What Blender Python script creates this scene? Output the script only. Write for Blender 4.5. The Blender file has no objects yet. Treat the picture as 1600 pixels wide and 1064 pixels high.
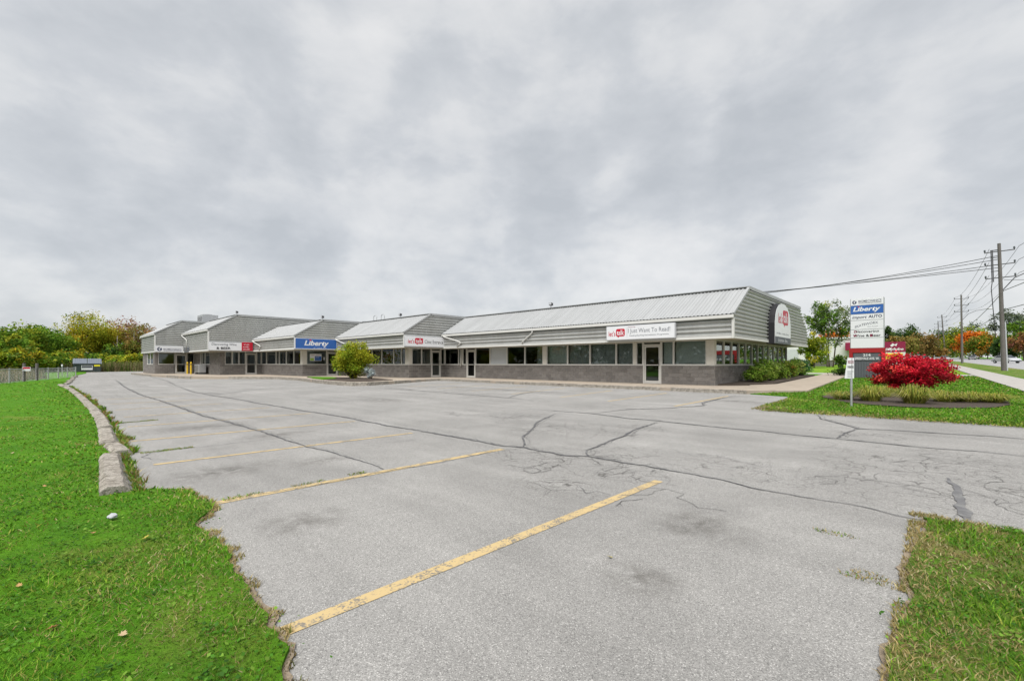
import bpy, bmesh, math, random
import numpy as np
from mathutils import Vector, Matrix, noise as mnoise

# ---------------------------------------------------------------- camera, sky, sun
scene = bpy.context.scene
COL = scene.collection
R = math.radians
CAMZ = 1.45
cam_data = bpy.data.cameras.new('camera')
cam = bpy.data.objects.new('camera', cam_data)
COL.objects.link(cam)
cam.location = (0, 0, CAMZ)
cam.rotation_euler = (R(90), 0, 0.7556)
cam_data.sensor_width = 36
cam_data.lens = 15.92
cam_data.shift_y = 0.0226
cam_data.clip_start = 0.05
cam_data.clip_end = 6000
scene.camera = cam

SUN_EL, SUN_AZ = R(58), R(150)       # azimuth clockwise from +Y
world = bpy.data.worlds.new('World')
scene.world = world
world.use_nodes = True
wn = world.node_tree.nodes; wl = world.node_tree.links
wn.clear()
def wnode(t, **kw):
    n = wn.new(t)
    for k, v in kw.items(): setattr(n, k, v)
    return n
def wmath(op, a, b=None):
    n = wnode('ShaderNodeMath', operation=op)
    for i, v in enumerate((a, b)):
        if v is None: continue
        if isinstance(v, (int, float)): n.inputs[i].default_value = v
        else: wl.new(v, n.inputs[i])
    return n.outputs[0]
out = wnode('ShaderNodeOutputWorld'); bg = wnode('ShaderNodeBackground')
sky = wnode('ShaderNodeTexSky'); sky.sky_type = 'NISHITA'; sky.sun_disc = False
sky.sun_elevation = SUN_EL; sky.sun_rotation = SUN_AZ
tc = wnode('ShaderNodeTexCoord'); sep = wnode('ShaderNodeSeparateXYZ')
wl.new(tc.outputs['Generated'], sep.inputs[0])
comb = wnode('ShaderNodeCombineXYZ')
wl.new(sep.outputs[0], comb.inputs[0]); wl.new(sep.outputs[1], comb.inputs[1])
wl.new(wmath('MULTIPLY', wmath('MAXIMUM', sep.outputs[2], 0.0), 1.75), comb.inputs[2])
def wnoise(scale, detail, rough, off, dist=0.):
    m = wnode('ShaderNodeMapping'); m.inputs['Location'].default_value = off
    wl.new(comb.outputs[0], m.inputs[0])
    n = wnode('ShaderNodeTexNoise'); n.inputs['Scale'].default_value = scale
    n.inputs['Detail'].default_value = detail; n.inputs['Roughness'].default_value = rough
    n.inputs['Distortion'].default_value = dist
    wl.new(m.outputs[0], n.inputs['Vector'])
    return n.outputs['Fac']
big = wnoise(1.7, 3, .45, (5.1, 1.2, .9))
mid = wnoise(5.4, 10, .54, (9.4, -2.2, 4), .15)
up = wnoise(5.4, 10, .54, (9.4, -2.2, 3.945), .15)          # the same clouds a little higher: thin upper edges catch the light
edge = wmath('SUBTRACT', up, mid)
def wstep(v, a, b):
    n = wnode('ShaderNodeMapRange', interpolation_type='SMOOTHSTEP'); n.inputs['From Min'].default_value = a; n.inputs['From Max'].default_value = b
    wl.new(v, n.inputs['Value']); return n.outputs['Result']
lump = wmath('MULTIPLY', wmath('SUBTRACT', wstep(mid, .40, .59), .5), .085)
puff = wnoise(9.5, 9, .55, (2.4, 7.7, 1), .2)
puff_up = wnoise(9.5, 9, .55, (2.4, 7.7, .965), .2)
low = wmath('SUBTRACT', 1.0, wmath('MULTIPLY', wmath('MAXIMUM', sep.outputs[2], 0.0), 1.9))      # small cumulus show only low over the horizon
low = wmath('MAXIMUM', low, .12)
small = wmath('ADD', wmath('MULTIPLY', wmath('SUBTRACT', puff, .5), .30), wmath('MULTIPLY', wmath('SUBTRACT', puff_up, puff), .55))
cl = wmath('ADD', wmath('ADD', wmath('MULTIPLY', big, .42), wmath('MULTIPLY', mid, .58)), wmath('MULTIPLY', edge, .55))
cl = wmath('ADD', wmath('ADD', cl, lump), wmath('ADD', wmath('MULTIPLY', small, low), wmath('MULTIPLY', low, .022)))
ramp = wnode('ShaderNodeValToRGB')
cr = ramp.color_ramp
cr.elements[0].position = .33; cr.elements[0].color = (1.30, 1.36, 1.43, 1)
cr.elements[1].position = .70; cr.elements[1].color = (2.0, 2.0, 2.0, 1)
e = cr.elements.new(.47); e.color = (1.53, 1.58, 1.64, 1)
e = cr.elements.new(.56); e.color = (1.74, 1.77, 1.80, 1)
wl.new(cl, ramp.inputs[0])
mixc = wnode('ShaderNodeMix', data_type='RGBA'); mixc.inputs[0].default_value = .97
wl.new(sky.outputs[0], mixc.inputs[6]); wl.new(ramp.outputs[0], mixc.inputs[7])
wl.new(mixc.outputs[2], bg.inputs[0]); bg.inputs[1].default_value = 0.1
wl.new(bg.outputs[0], out.inputs[0])

sun_data = bpy.data.lights.new('sun', 'SUN')
sun = bpy.data.objects.new('sun', sun_data); COL.objects.link(sun)
sun_data.energy = 1.5; sun_data.angle = R(50); sun_data.color = (1, .97, .93)
sd = Vector((math.sin(SUN_AZ) * math.cos(SUN_EL), math.cos(SUN_AZ) * math.cos(SUN_EL), math.sin(SUN_EL)))
sun.rotation_euler = sd.to_track_quat('Z', 'Y').to_euler()
sun.location = (0, 0, 60)

vs = scene.view_settings
vs.view_transform = 'Standard'; vs.look = 'None'; vs.gamma = 1; vs.use_curve_mapping = False
vs.exposure = 2.0
scene.render.engine = 'CYCLES'
scene.cycles.max_bounces = 6
scene.cycles.transparent_max_bounces = 12

# ---------------------------------------------------------------- helpers
rng = np.random.default_rng(7)
random.seed(11)
def G(x, y):
    z = .01 * max(0., y) if y < 15 else .15 + .0125 * (min(y, 450.) - 15)
    return z + .002 * max(0., min(100., -x - 20))
def Gn(x, y):
    z = np.where(y < 15, .01 * np.maximum(0, y), .15 + .0125 * (np.minimum(y, 450) - 15))
    return z + .002 * np.clip(-x - 20, 0, 100)

def tag(o, label=None, cat=None, group=None, kind=None):
    if label: o['label'] = label
    if cat: o['category'] = cat
    if group: o['group'] = group
    if kind: o['kind'] = kind
    return o
def link(name, me, m=None, parent=None, smooth=False):
    o = bpy.data.objects.new(name, me)
    COL.objects.link(o)
    if m is not None and len(me.materials) == 0: me.materials.append(m)
    if parent is not None: o.parent = parent
    if smooth:
        me.polygons.foreach_set('use_smooth', np.ones(len(me.polygons), bool))
    return o
def thing(name, label, cat, loc=(0, 0, 0), rz=0, group=None):
    o = bpy.data.objects.new(name, None); COL.objects.link(o)
    o.empty_display_size = .2
    o.location = loc; o.rotation_euler = (0, 0, rz)
    return tag(o, label, cat, group)
def mesh_tris(name, V, F, colors=None):
    V = np.asarray(V, np.float32); F = np.asarray(F, np.int32)
    me = bpy.data.meshes.new(name)
    me.vertices.add(len(V)); me.vertices.foreach_set('co', V.ravel())
    k = F.shape[1]
    me.loops.add(F.size); me.loops.foreach_set('vertex_index', F.ravel())
    me.polygons.add(len(F)); me.polygons.foreach_set('loop_start', np.arange(0, F.size, k, dtype=np.int32))
    me.update(calc_edges=True)
    if colors is not None:
        a = me.color_attributes.new('Col', 'FLOAT_COLOR', 'POINT')
        c = np.ones((len(V), 4), np.float32); c[:, :3] = colors
        a.data.foreach_set('color', c.ravel())
    return me
class MB:
    """collects simple solids into one mesh"""
    def __init__(s): s.v = []; s.f = []
    def add(s, vs_, fs):
        n = len(s.v); s.v += [tuple(v) for v in vs_]; s.f += [tuple(i + n for i in f) for f in fs]; return s
    def box(s, x0, x1, y0, y1, z0, z1):
        if x0 > x1: x0, x1 = x1, x0
        if y0 > y1: y0, y1 = y1, y0
        v = [(x0,y0,z0),(x1,y0,z0),(x1,y1,z0),(x0,y1,z0),(x0,y0,z1),(x1,y0,z1),(x1,y1,z1),(x0,y1,z1)]
        return s.add(v, [(0,3,2,1),(4,5,6,7),(0,1,5,4),(1,2,6,5),(2,3,7,6),(3,0,4,7)])
    def bar(s, a, b, w, h, up=(0, 0, 1)):
        a = Vector(a); b = Vector(b); d = (b - a).normalized(); u = Vector(up)
        if abs(d.dot(u)) > .95: u = Vector((1, 0, 0))
        r = d.cross(u).normalized() * (w / 2); u = r.cross(d).normalized() * (h / 2)
        v = [a-r-u, a+r-u, a+r+u, a-r+u, b-r-u, b+r-u, b+r+u, b-r+u]
        return s.add(v, [(3,2,1,0),(4,5,6,7),(0,1,5,4),(1,2,6,5),(2,3,7,6),(3,0,4,7)])
    def tube(s, pts, rad, n=8, cap=True):
        pts = [Vector(p) for p in pts]
        if not hasattr(rad, '__len__'): rad = [rad] * len(pts)
        base = len(s.v); prev = None
        for i, p in enumerate(pts):
            d = (pts[min(i+1, len(pts)-1)] - pts[max(i-1, 0)]).normalized()
            if prev is None:
                u = Vector((0, 0, 1)) if abs(d.z) < .9 else Vector((1, 0, 0))
                prev = d.cross(u).normalized()
            r = (prev - d * prev.dot(d)).normalized(); prev = r
            w = d.cross(r)
            for k in range(n):
                a = 2 * math.pi * k / n
                s.v.append(tuple(p + (r * math.cos(a) + w * math.sin(a)) * rad[i]))
        for i in range(len(pts) - 1):
            for k in range(n):
                s.f.append((base+i*n+k, base+i*n+(k+1) % n, base+(i+1)*n+(k+1) % n, base+(i+1)*n+k))
        if cap:
            s.f.append(tuple(base + k for k in reversed(range(n))))
            s.f.append(tuple(base + (len(pts)-1)*n + k for k in range(n)))
        return s
    def prism(s, poly, f0, f1):
        """poly: list of 2D pts, f0/f1 map them to 3D"""
        n = len(poly)
        v = [f0(p) for p in poly] + [f1(p) for p in poly]
        return s.add(v, [tuple(range(n)), tuple(reversed(range(n, 2*n)))] + [(i, i+n, (i+1) % n + n, (i+1) % n) for i in range(n)])
    def mesh(s, name):
        me = bpy.data.meshes.new(name); me.from_pydata(s.v, [], s.f); me.update()
        bm = bmesh.new(); bm.from_mesh(me); bmesh.ops.recalc_face_normals(bm, faces=bm.faces); bm.to_mesh(me); bm.free()
        return me
    def build(s, name, m, parent=None, bevel=0, smooth=False):
        me = s.mesh(name)
        if bevel:
            bm = bmesh.new(); bm.from_mesh(me)
            bmesh.ops.bevel(bm, geom=bm.edges[:], offset=bevel, segments=1, affect='EDGES', clamp_overlap=True)
            bm.to_mesh(me); bm.free()
        return link(name, me, m, parent, smooth)
def copy_tree(o, parent=None):
    c = o.copy(); COL.objects.link(c); c.parent = parent
    for ch in list(o.children): copy_tree(ch, c)
    return c
def empty_child(name, parent):
    o = bpy.data.objects.new(name, None); COL.objects.link(o); o.parent = parent; o.empty_display_size = .1; return o

# ---------------------------------------------------------------- materials
MATS = {}
def nt(name):
    m = bpy.data.materials.new(name); m.use_nodes = True
    t = m.node_tree; t.nodes.clear()
    o = t.nodes.new('ShaderNodeOutputMaterial'); b = t.nodes.new('ShaderNodeBsdfPrincipled')
    t.links.new(b.outputs[0], o.inputs[0])
    MATS[name] = m
    return m, t, b
def N(t, kind, inputs=None, **kw):
    n = t.nodes.new(kind)
    for k, v in kw.items(): setattr(n, k, v)
    for k, v in (inputs or {}).items():
        if hasattr(v, 'is_linked') or isinstance(v, bpy.types.NodeSocket): t.links.new(v, n.inputs[k])
        else: n.inputs[k].default_value = v
    return n
def mmath(t, op, a, b=0.0, clamp=False):
    n = N(t, 'ShaderNodeMath', {0: a, 1: b}, operation=op); n.use_clamp = clamp; return n.outputs[0]
def mixrgb(t, fac, a, b, mode='MIX'):
    n = t.nodes.new('ShaderNodeMix'); n.data_type = 'RGBA'; n.blend_type = mode
    for i, v in ((0, fac), (6, a), (7, b)):
        if isinstance(v, bpy.types.NodeSocket): t.links.new(v, n.inputs[i])
        elif i == 0: n.inputs[0].default_value = v
        else: n.inputs[i].default_value = (*v, 1) if len(v) == 3 else v
    return n.outputs[2]
def tnoise(t, vec, scale, detail=4, rough=.55, dist=0):
    n = N(t, 'ShaderNodeTexNoise', {'Scale': scale, 'Detail': detail, 'Roughness': rough, 'Distortion': dist})
    if vec is not None: t.links.new(vec, n.inputs['Vector'])
    return n.outputs['Fac']
def tramp(t, fac, stops):
    n = t.nodes.new('ShaderNodeValToRGB'); t.links.new(fac, n.inputs[0])
    el = n.color_ramp.elements
    while len(el) < len(stops): el.new(.5)
    for e_, (p, c) in zip(el, stops):
        e_.position = p; e_.color = (c, c, c, 1) if isinstance(c, (int, float)) else (*c, 1)
    return n.outputs[0]
def wpos(t): return N(t, 'ShaderNodeNewGeometry').outputs['Position']
def pmat(name, col, rough=.6, var=.12, scale=6., bump=0., metal=0., spec=.35, island=0., dirt=0., dirtcol=(.12, .10, .07), fine=0., attr=False, streak=None):
    m, t, b = nt(name)
    p = wpos(t)
    nz = tnoise(t, p, scale, 6)
    f = mmath(t, 'ADD', mmath(t, 'MULTIPLY', nz, 2 * var), 1 - var)
    if fine:
        f = mmath(t, 'MULTIPLY', f, mmath(t, 'ADD', mmath(t, 'MULTIPLY', tnoise(t, p, scale * 25, 3), 2 * fine), 1 - fine))
    if island:
        r = N(t, 'ShaderNodeNewGeometry').outputs['Random Per Island']
        o = N(t, 'ShaderNodeObjectInfo').outputs['Random']
        r = mmath(t, 'FRACT', mmath(t, 'ADD', r, o))
        f = mmath(t, 'MULTIPLY', f, mmath(t, 'ADD', mmath(t, 'MULTIPLY', r, 2 * island), 1 - island))
    src = (*col, 1)
    if streak:
        mp = N(t, 'ShaderNodeMapping'); mp.inputs['Scale'].default_value = streak; t.links.new(p, mp.inputs[0])
        f = mmath(t, 'MULTIPLY', f, mmath(t, 'ADD', mmath(t, 'MULTIPLY', tnoise(t, mp.outputs[0], 1.0, 7, .65), .5), .75))
    if attr: src = N(t, 'ShaderNodeVertexColor', layer_name='Col').outputs[0]
    c = mixrgb(t, 1.0, src, f, 'MULTIPLY')
    if dirt:
        d = tramp(t, tnoise(t, p, scale * .7, 7, .65, .4), [(.48, 0.), (.72, 1.)])
        c = mixrgb(t, mmath(t, 'MULTIPLY', d, dirt), c, dirtcol)
    t.links.new(c, b.inputs['Base Color'])
    b.inputs['Roughness'].default_value = rough; b.inputs['Metallic'].default_value = metal
    b.inputs['Specular IOR Level'].default_value = spec
    if bump:
        bn = N(t, 'ShaderNodeBump', {'Strength': bump, 'Distance': .02, 'Height': tnoise(t, p, scale * 6, 6)})
        t.links.new(bn.outputs[0], b.inputs['Normal'])
    return m
def leafmat(name, rough=.6, trans=.35):
    m, t, b = nt(name)
    c = N(t, 'ShaderNodeVertexColor', layer_name='Col').outputs[0]
    t.links.new(c, b.inputs['Base Color']); b.inputs['Roughness'].default_value = rough
    b.inputs['Specular IOR Level'].default_value = .10
    tr = N(t, 'ShaderNodeBsdfTranslucent'); t.links.new(c, tr.inputs[0])
    mx = N(t, 'ShaderNodeMixShader', {0: trans}); t.links.new(b.outputs[0], mx.inputs[1]); t.links.new(tr.outputs[0], mx.inputs[2])
    o = [n for n in t.nodes if n.type == 'OUTPUT_MATERIAL'][0]; t.links.new(mx.outputs[0], o.inputs[0])
    return m
def glassmat(name, tint, rough=.01, refl=1.0):
    m, t, b = nt(name)
    t.nodes.remove(b)
    tr = N(t, 'ShaderNodeBsdfTransparent', {0: (*tint, 1)})
    gl = N(t, 'ShaderNodeBsdfGlossy', {'Roughness': rough, 'Color': (.9, .95, .95, 1)})
    fr = N(t, 'ShaderNodeFresnel', {'IOR': 1.55})
    f = mmath(t, 'MULTIPLY', fr.outputs[0], 1.7 * refl, True)
    mx = N(t, 'ShaderNodeMixShader', {0: f}); t.links.new(tr.outputs[0], mx.inputs[1]); t.links.new(gl.outputs[0], mx.inputs[2])
    o = [n for n in t.nodes if n.type == 'OUTPUT_MATERIAL'][0]; t.links.new(mx.outputs[0], o.inputs[0])
    return m

def asphalt_mat():
    m, t, b = nt('asphalt')
    p = wpos(t)
    v = N(t, 'ShaderNodeTexVoronoi', {'Scale': 185.}); t.links.new(p, v.inputs['Vector'])
    sv = N(t, 'ShaderNodeSeparateColor'); t.links.new(v.outputs['Color'], sv.inputs[0])
    stone = tramp(t, sv.outputs[0], [(.0, .50), (.2, .84), (.7, 1.03), (.9, 1.2), (1., 1.75)])
    fine = tnoise(t, p, 240, 3, .7)
    f = mmath(t, 'MULTIPLY', stone, mmath(t, 'ADD', mmath(t, 'MULTIPLY', fine, .9), .55))
    patch = tnoise(t, p, .45, 7, .62, .6)
    f = mmath(t, 'MULTIPLY', f, mmath(t, 'ADD', mmath(t, 'MULTIPLY', patch, .80), .61))
    # long wear streaks along the driving direction (x)
    mp = N(t, 'ShaderNodeMapping'); mp.inputs['Scale'].default_value = (.12, 2.2, 1); t.links.new(p, mp.inputs[0])
    f = mmath(t, 'MULTIPLY', f, mmath(t, 'ADD', mmath(t, 'MULTIPLY', tnoise(t, mp.outputs[0], 1.0, 5), .40), .80))
    col = mixrgb(t, 1.0, (.226, .222, .213, 1), f, 'MULTIPLY')
    # oil and tyre stains
    def blob(cx, cy, rx, ry):
        mpp = N(t, 'ShaderNodeMapping', vector_type='POINT')
        mpp.inputs['Location'].default_value = (-cx / rx, -cy / ry, 0); mpp.inputs['Scale'].default_value = (1 / rx, 1 / ry, 0)
        t.links.new(p, mpp.inputs[0])
        ln = N(t, 'ShaderNodeVectorMath', operation='LENGTH'); t.links.new(mpp.outputs[0], ln.inputs[0])
        return mmath(t, 'SUBTRACT', 1.0, ln.outputs['Value'], True)
    st = None
    for q in ((-6.95, 1.75, .55, 1.0), (-1.44, 2.77, .35, .3), (-6.6, 2.9, .35, .6), (-4.2, 1.7, .4, .5), (-12, 2.6, .7, 1.4), (-1.5, 4.0, .5, .5), (-9.6, 3.4, .4, .9), (-5.0, 16.5, 1.2, .5), (-15, 9, 2, .8)):
        k = blob(*q); st = k if st is None else mmath(t, 'MAXIMUM', st, k)
    sm = mmath(t, 'MULTIPLY', st, tramp(t, tnoise(t, p, 5., 8, .7, .5), [(.38, 0.), (.66, 1.)]))
    col = mixrgb(t, mmath(t, 'MULTIPLY', sm, .95, True), col, (.075, .07, .063))
    # hairline crazing where the surface has failed
    ds = N(t, 'ShaderNodeTexNoise', {'Scale': 3.5, 'Detail': 3.}); t.links.new(p, ds.inputs['Vector'])
    off = N(t, 'ShaderNodeVectorMath', {1: (.5, .5, .5)}, operation='SUBTRACT'); t.links.new(ds.outputs['Color'], off.inputs[0])
    sc = N(t, 'ShaderNodeVectorMath', operation='SCALE'); t.links.new(off.outputs[0], sc.inputs[0]); sc.inputs['Scale'].default_value = .28
    ad = N(t, 'ShaderNodeVectorMath', operation='ADD'); t.links.new(p, ad.inputs[0]); t.links.new(sc.outputs[0], ad.inputs[1])
    crk = None
    for s, w in ((2.2, .022), (6.0, .040)):
        e1 = N(t, 'ShaderNodeTexVoronoi', {'Scale': s}, feature='DISTANCE_TO_EDGE'); t.links.new(ad.outputs[0], e1.inputs['Vector'])
        k = mmath(t, 'SUBTRACT', 1.0, mmath(t, 'DIVIDE', e1.outputs['Distance'], w), True)
        crk = k if crk is None else mmath(t, 'MAXIMUM', crk, mmath(t, 'MULTIPLY', k, .7))
    bl = None
    for q in ((-4.6, 5.3, 1.2, 1.0), (-3.4, 5.2, 1.5, 1.1), (-3.2, 4.3, .8, .8), (-2.5, 6.3, 2.4, 1.1), (-.2, 7.6, 1.9, 2.6), (-4.6, 8.3, 1.0, 1.8), (-6, 7.5, 1.0, 1.4), (.2, 8.8, 1.4, 1.4), (-8.5, 8.8, 2.0, 1.2), (-20, 14, 5, 2.4)):
        k = mmath(t, 'MULTIPLY', blob(*q), 1.7, True); bl = k if bl is None else mmath(t, 'MAXIMUM', bl, k)
    gaps = tramp(t, tnoise(t, p, 1.6, 4), [(.40, 0.), (.55, 1.)])
    cm = mmath(t, 'MULTIPLY', mmath(t, 'MULTIPLY', crk, bl), gaps)
    col = mixrgb(t, mmath(t, 'MULTIPLY', cm, .95), col, (.055, .052, .048))
    t.links.new(col, b.inputs['Base Color'])
    b.inputs['Roughness'].default_value = .88; b.inputs['Specular IOR Level'].default_value = .2
    h = mmath(t, 'ADD', mmath(t, 'MULTIPLY', v.outputs['Distance'], .8), mmath(t, 'MULTIPLY', fine, .6))
    bn = N(t, 'ShaderNodeBump', {'Strength': .5, 'Distance': .006, 'Height': h}); t.links.new(bn.outputs[0], b.inputs['Normal'])
    return m
def stripe_mat():
    m, t, b = nt('worn_yellow_paint')
    p = wpos(t)
    v = N(t, 'ShaderNodeTexVoronoi', {'Scale': 85.}); t.links.new(p, v.inputs['Vector'])
    sv = N(t, 'ShaderNodeSeparateColor'); t.links.new(v.outputs['Color'], sv.inputs[0])
    wear = mmath(t, 'ADD', mmath(t, 'MULTIPLY', tnoise(t, p, 6., 8, .7, .5), .75), mmath(t, 'MULTIPLY', sv.outputs[0], .2))
    far = N(t, 'ShaderNodeSeparateXYZ'); t.links.new(p, far.inputs[0])
    fade = mmath(t, 'MULTIPLY', mmath(t, 'MULTIPLY', mmath(t, 'ADD', far.outputs[0], 2.0), -1.0, True), .012)
    wear = mmath(t, 'ADD', wear, fade)
    wm = tramp(t, wear, [(.49, 0.), (.58, 1.)])
    paint = mixrgb(t, tnoise(t, p, 30, 4), (.43, .325, .155), (.39, .30, .165))
    col = mixrgb(t, wm, paint, (.17, .155, .13))
    t.links.new(col, b.inputs['Base Color']); b.inputs['Roughness'].default_value = .8; b.inputs['Specular IOR Level'].default_value = .2
    return m
def lawn_mat(name, c1, c2, c3, amt):
    m, t, b = nt(name)
    p = wpos(t)
    a = tramp(t, tnoise(t, p, 2.2, 8, .65), [(.35, 0.), (.65, 1.)])
    c = mixrgb(t, a, c1, c2)
    d = tramp(t, tnoise(t, p, .55, 7, .7, .6), [(amt, 0.), (amt + .16, 1.)])
    c = mixrgb(t, mmath(t, 'MULTIPLY', d, .7), c, c3)
    f = mmath(t, 'ADD', mmath(t, 'MULTIPLY', tnoise(t, p, 45, 5, .75), 1.3), .35)
    c = mixrgb(t, 1.0, c, f, 'MULTIPLY')
    t.links.new(c, b.inputs['Base Color']); b.inputs['Roughness'].default_value = .9; b.inputs['Specular IOR Level'].default_value = .1
    bn = N(t, 'ShaderNodeBump', {'Strength': .8, 'Distance': .05, 'Height': tnoise(t, p, 30, 6, .7)}); t.links.new(bn.outputs[0], b.inputs['Normal'])
    return m
M = {}
M['asphalt'] = asphalt_mat()
M['paint_y'] = stripe_mat()
M['lawn'] = lawn_mat('lawn', (.045, .140, .006), (.078, .20, .008), (.17, .155, .04), .56)
M['lawn_dry'] = lawn_mat('verge_lawn', (.045, .115, .010), (.085, .165, .015), (.24, .185, .085), .46)
M['field'] = lawn_mat('field', (.03, .08, .012), (.08, .13, .025), (.16, .14, .05), .5)
M['hairline'] = pmat('hairline_crack', (.115, .112, .108), .9, .3, 6)
M['soil'] = pmat('bare_soil', (.205, .165, .12), .95, .4, 6, .8, fine=.5)
M['tar'] = pmat('crack_sealer', (.068, .068, .071), .75, .5, 9, .3, fine=.4, dirt=.8, dirtcol=(.18, .18, .175))
M['white_line'] = pmat('worn_white_paint', (.5, .5, .48), .7, .25, 7, fine=.2)
M['concrete'] = pmat('walk_concrete', (.30, .255, .205), .85, .2, 1.8, .25, fine=.16, dirt=.35, dirtcol=(.17, .15, .12))
def kerb_mat():
    m, t, b = nt('old_kerb_concrete')
    p = wpos(t)
    base = mixrgb(t, tramp(t, tnoise(t, p, 7., 8, .7), [(.36, 0.), (.62, 1.)]), (.18, .16, .135), (.36, .335, .295))
    moss = tramp(t, tnoise(t, p, 16., 6, .7, .5), [(.52, 0.), (.63, 1.)])
    base = mixrgb(t, mmath(t, 'MULTIPLY', moss, .75), base, (.085, .08, .058))
    spots = tramp(t, tnoise(t, p, 70., 4, .7), [(.34, .45), (.5, 1.), (.7, 1.25)])
    base = mixrgb(t, 1.0, base, spots, 'MULTIPLY')
    t.links.new(base, b.inputs['Base Color']); b.inputs['Roughness'].default_value = .92; b.inputs['Specular IOR Level'].default_value = .15
    bn = N(t, 'ShaderNodeBump', {'Strength': 1.0, 'Distance': .012, 'Height': tnoise(t, p, 45., 8, .75)}); t.links.new(bn.outputs[0], b.inputs['Normal'])
    return m
M['kerbc'] = kerb_mat()
M['side_walk'] = pmat('street_sidewalk_concrete', (.31, .295, .275), .85, .15, 2., .2, fine=.12)
M['road'] = pmat('street_asphalt', (.25, .25, .255), .85, .1, .7, 0, fine=.15)
M['mulch'] = pmat('mulch', (.055, .042, .033), .95, .6, 14, 1., fine=.6)
M['block'] = pmat('split_face_block', (.165, .154, .145), .9, .22, 9, .9, island=.20, fine=.30, dirt=.25, dirtcol=(.20, .16, .12))
M['mortar'] = pmat('mortar', (.36, .33, .29), .9, .2, 5, .2)
M['clad'] = pmat('painted_cladding', (.345, .350, .340), .45, .08, .9, spec=.4, dirt=.2, dirtcol=(.22, .21, .18), streak=(2.2, 2.2, .35))
M['roof'] = pmat('roof_sheet', (.292, .30, .304), .42, .07, .7, spec=.4, dirt=.12, dirtcol=(.20, .20, .19), streak=(2.6, .18, .18))
M['trim'] = pmat('white_trim', (.52, .52, .50), .5, .08, 2., dirt=.15, dirtcol=(.36, .34, .29))
M['soffit'] = pmat('soffit_panel', (.42, .39, .30), .7, .06, 2.)
M['alu'] = pmat('window_aluminium', (.50, .49, .46), .4, .06, 3, spec=.5)
M['column'] = pmat('stucco_column', (.55, .53, .48), .8, .1, 6, .2)
M['glass'] = glassmat('window_glass', (.84, .87, .86), refl=.7)
M['glass_side'] = glassmat('side_window_glass', (.45, .52, .50), refl=1.25)
M['frost'] = pmat('frosted_pane', (.42, .44, .46), .25, .12, 1.2, spec=.5)
M['blind'] = pmat('vertical_blind', (.62, .64, .62), .8, .08, 3)
M['blind_dark'] = pmat('dark_blind', (.36, .37, .365), .8, .15, 3)
M['interior'] = pmat('interior_wall', (.42, .41, .39), .9, .1, 1)
M['floor'] = pmat('interior_floor', (.20, .18, .15), .6, .15, 1)
M['metal'] = pmat('galvanised_steel', (.38, .39, .40), .45, .2, 8, metal=.5)
M['dark_metal'] = pmat('dark_metal', (.06, .06, .065), .5, .2, 8)
M['sign_white'] = pmat('sign_white', (.60, .61, .63), .35, .04, 2, spec=.5)
M['sign_side'] = pmat('sign_cabinet', (.42, .43, .45), .4, .05, 2)
M['red'] = pmat('sign_red', (.40, .012, .03), .4, .05, 3)
M['blue'] = pmat('sign_blue', (.024, .095, .32), .35, .10, 2, spec=.5)
M['frame_red'] = pmat('frame_red', (.27, .012, .014), .5, .1, 3)
M['patch'] = pmat('patch_tar', (.105, .105, .108), .85, .45, 8, .3, fine=.5, dirt=.95, dirtcol=(.20, .20, .195))
M['navy'] = pmat('ink_navy', (.035, .045, .085), .5, .05, 3)
M['ink'] = pmat('ink_black', (.022, .022, .025), .6, .05, 3, spec=.15)
M['ink_grey'] = pmat('ink_grey', (.14, .15, .17), .5, .05, 3)
M['maroon'] = pmat('maroon', (.20, .01, .045), .5, .08, 3)
M['yellow'] = pmat('safety_yellow', (.55, .36, .02), .5, .12, 5, dirt=.2)
M['sign_yellow'] = pmat('sign_yellow', (.62, .56, .03), .4, .05, 3)
M['charcoal'] = pmat('charcoal_panel', (.085, .092, .105), .6, .1, 3)
M['dumpster'] = pmat('dumpster_green', (.035, .05, .05), .5, .25, 3, dirt=.3)
M['dump_lid'] = pmat('dumpster_lid', (.12, .14, .17), .5, .2, 3)
M['wood'] = pmat('grey_pole_wood', (.115, .105, .10), .9, .25, 3, .4, fine=.2)
M['wire'] = pmat('wire', (.03, .03, .033), .6, .05, 3)
M['bark'] = pmat('bark', (.085, .065, .05), .95, .35, 9, .8)
M['birch'] = pmat('pale_bark', (.24, .215, .19), .9, .4, 7, .4)
M['leaf'] = leafmat('foliage')
M['grassblade'] = leafmat('grass_blade', .55, .3)
M['tyre'] = pmat('tyre', (.02, .02, .022), .8, .1, 3)
M['carglass'] = pmat('car_glass', (.02, .025, .03), .08, .05, 3, spec=.6)
M['brick'] = pmat('brown_brick', (.16, .06, .045), .9, .2, 3)
M['pale_wall'] = pmat('pale_wall', (.52, .52, .52), .8, .05, .8)
M['paper'] = pmat('white_paper', (.33, .34, .36), .8, .2, 30)
def carpaint(name, c): return pmat(name, c, .22, .03, 3, spec=.6)

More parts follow.
